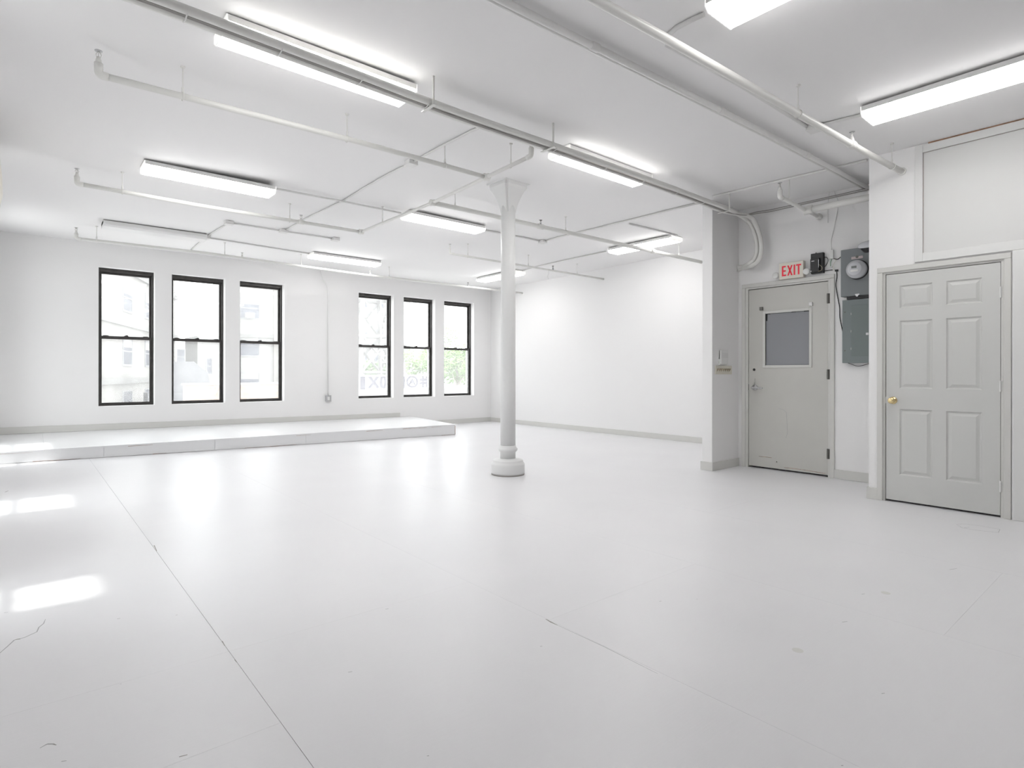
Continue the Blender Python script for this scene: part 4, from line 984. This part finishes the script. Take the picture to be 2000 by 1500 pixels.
# steel lattice tower behind the graffiti wall
TY = 46.0
tw = empty('lattice_tower', (aty(735, 700, TY).x, TY, -6)); tag(tw, 'grey steel lattice tower with ladder behind the graffiti wall', 'tower')
tx0, tx1 = aty(700, 700, TY).x, aty(778, 700, TY).x; th_ = 16.0
legs = []
for xx, xt in ((tx0, tx0+1.0), (tx1, tx1-1.0)):
    for yy in (0, 3.0):
        legs.append((Vector((xx, TY+yy, -6)), Vector((xt, TY+(yy*0.5+0.75), th_)))); MB().tube(legs[-1], 0.2, n=6).build('leg', 'outsteel', tw)
lev = [-2.0, 1.2, 4.4, 7.6, 10.8, 14.0]
for u, v in ((0, 2), (1, 3), (0, 1), (2, 3)):
    for z0_, z1_ in zip(lev[:-1], lev[1:]):
        t0, t1 = (z0_+6)/(th_+6), (z1_+6)/(th_+6)
        a0, a1 = legs[u][0].lerp(legs[u][1], t0), legs[u][0].lerp(legs[u][1], t1); b0, b1_ = legs[v][0].lerp(legs[v][1], t0), legs[v][0].lerp(legs[v][1], t1)
        MB().tube([a0, b1_], 0.12, n=5).build('brace', 'outsteel', tw); MB().tube([b0, a1], 0.12, n=5).build('brace', 'outsteel', tw); MB().tube([a1, b1_], 0.13, n=5).build('brace', 'outsteel', tw)
lx = aty(745, 700, TY).x; ldr = MB().tube([(lx, TY-0.1, -6), (lx, TY+0.3, 14)], 0.07, n=5).tube([(lx+0.7, TY-0.1, -6), (lx+0.7, TY+0.3, 14)], 0.07, n=5)
for k in range(34): ldr.box(lx, lx+0.7, TY-0.1+k*0.0118, TY-0.02+k*0.0118, -5.5+k*0.58, -5.42+k*0.58)
ldr.build('ladder', 'outsteel', tw)
# trees
def tree(px, py, Y, rx, rz, n, label, lm, zbase=-6, seed=1):
    c = aty(px, py, Y); rd = random.Random(seed)
    r = empty('tree', (c.x, c.y, zbase)); tag(r, label, 'tree', 'trees outside the windows')
    t = MB().tube([(c.x, c.y, zbase), (c.x+0.1, c.y, zbase+(c.z-zbase)*0.5), (c.x-0.1, c.y, c.z+rz*0.3)], [0.32, 0.24, 0.08], n=8)
    for k in range(7):
        an = rd.uniform(0, 6.28); t.tube([(c.x, c.y, c.z-rz*0.7+k*0.15*rz), (c.x+math.cos(an)*rx*0.7, c.y+math.sin(an)*rx*0.7, c.z-rz*0.2+k*0.16*rz)], [0.10, 0.03], n=5)
    t.build('trunk', 'bark', r)
    f = MB(); cl = [(Vector((rd.gauss(0, .45)*rx, rd.gauss(0, .45)*rx, rd.gauss(0, .42)*rz)), rd.uniform(.25, .45)*min(rx, rz)) for _ in range(26)]
    for k in range(n):
        cc, cr_ = rd.choice(cl); d = Vector((rd.gauss(0, 1), rd.gauss(0, 1), rd.gauss(0, 1))).normalized()*cr_*rd.uniform(.6, 1.05)
        p = c+cc+d; s_ = rd.uniform(.10, .2); u = Vector((rd.gauss(0, 1), rd.gauss(0, 1), rd.gauss(0, .6))).normalized()*s_; v = u.orthogonal().normalized()*s_*0.55
        f.poly([p-u, p+v*0.9, p+u, p-v*0.9])
    fo = f.build('foliage', lm, r); fo['kind'] = 'stuff'
    return r
tree(838, 716, 58, 4.0, 2.6, 5200, 'broad green tree behind the circled letter graffiti', 'leaf', seed=2)
tree(893, 716, 47, 3.4, 3.4, 6200, 'bright green tree outside the window next to the room corner', 'leaf', seed=5)
tree(722, 726, 56, 2.6, 1.3, 3000, 'low shrubby tree behind the lattice tower', 'leaf2', seed=8)
tree(925, 738, 66, 5.0, 3.2, 4200, 'dim green tree farthest behind the room corner window', 'leaf2', seed=11)
# long white shed roof under the trees
sh0, sh1 = aty(856, 760, 39.4), aty(960, 760, 36)
sh = empty('white_roof_shed', (sh0.x, 36, -6)); tag(sh, 'white flat roofed shed under the tree outside the corner window', 'shed')
MB().box(sh0.x+0.3, sh1.x, 36, 39.2, -6, -0.05).build('wall', 'parapet', sh)
MB().box(sh0.x+0.1, sh1.x+0.2, 35.8, 39.4, -0.05, 0.1).build('roof', 'outwhite', sh)
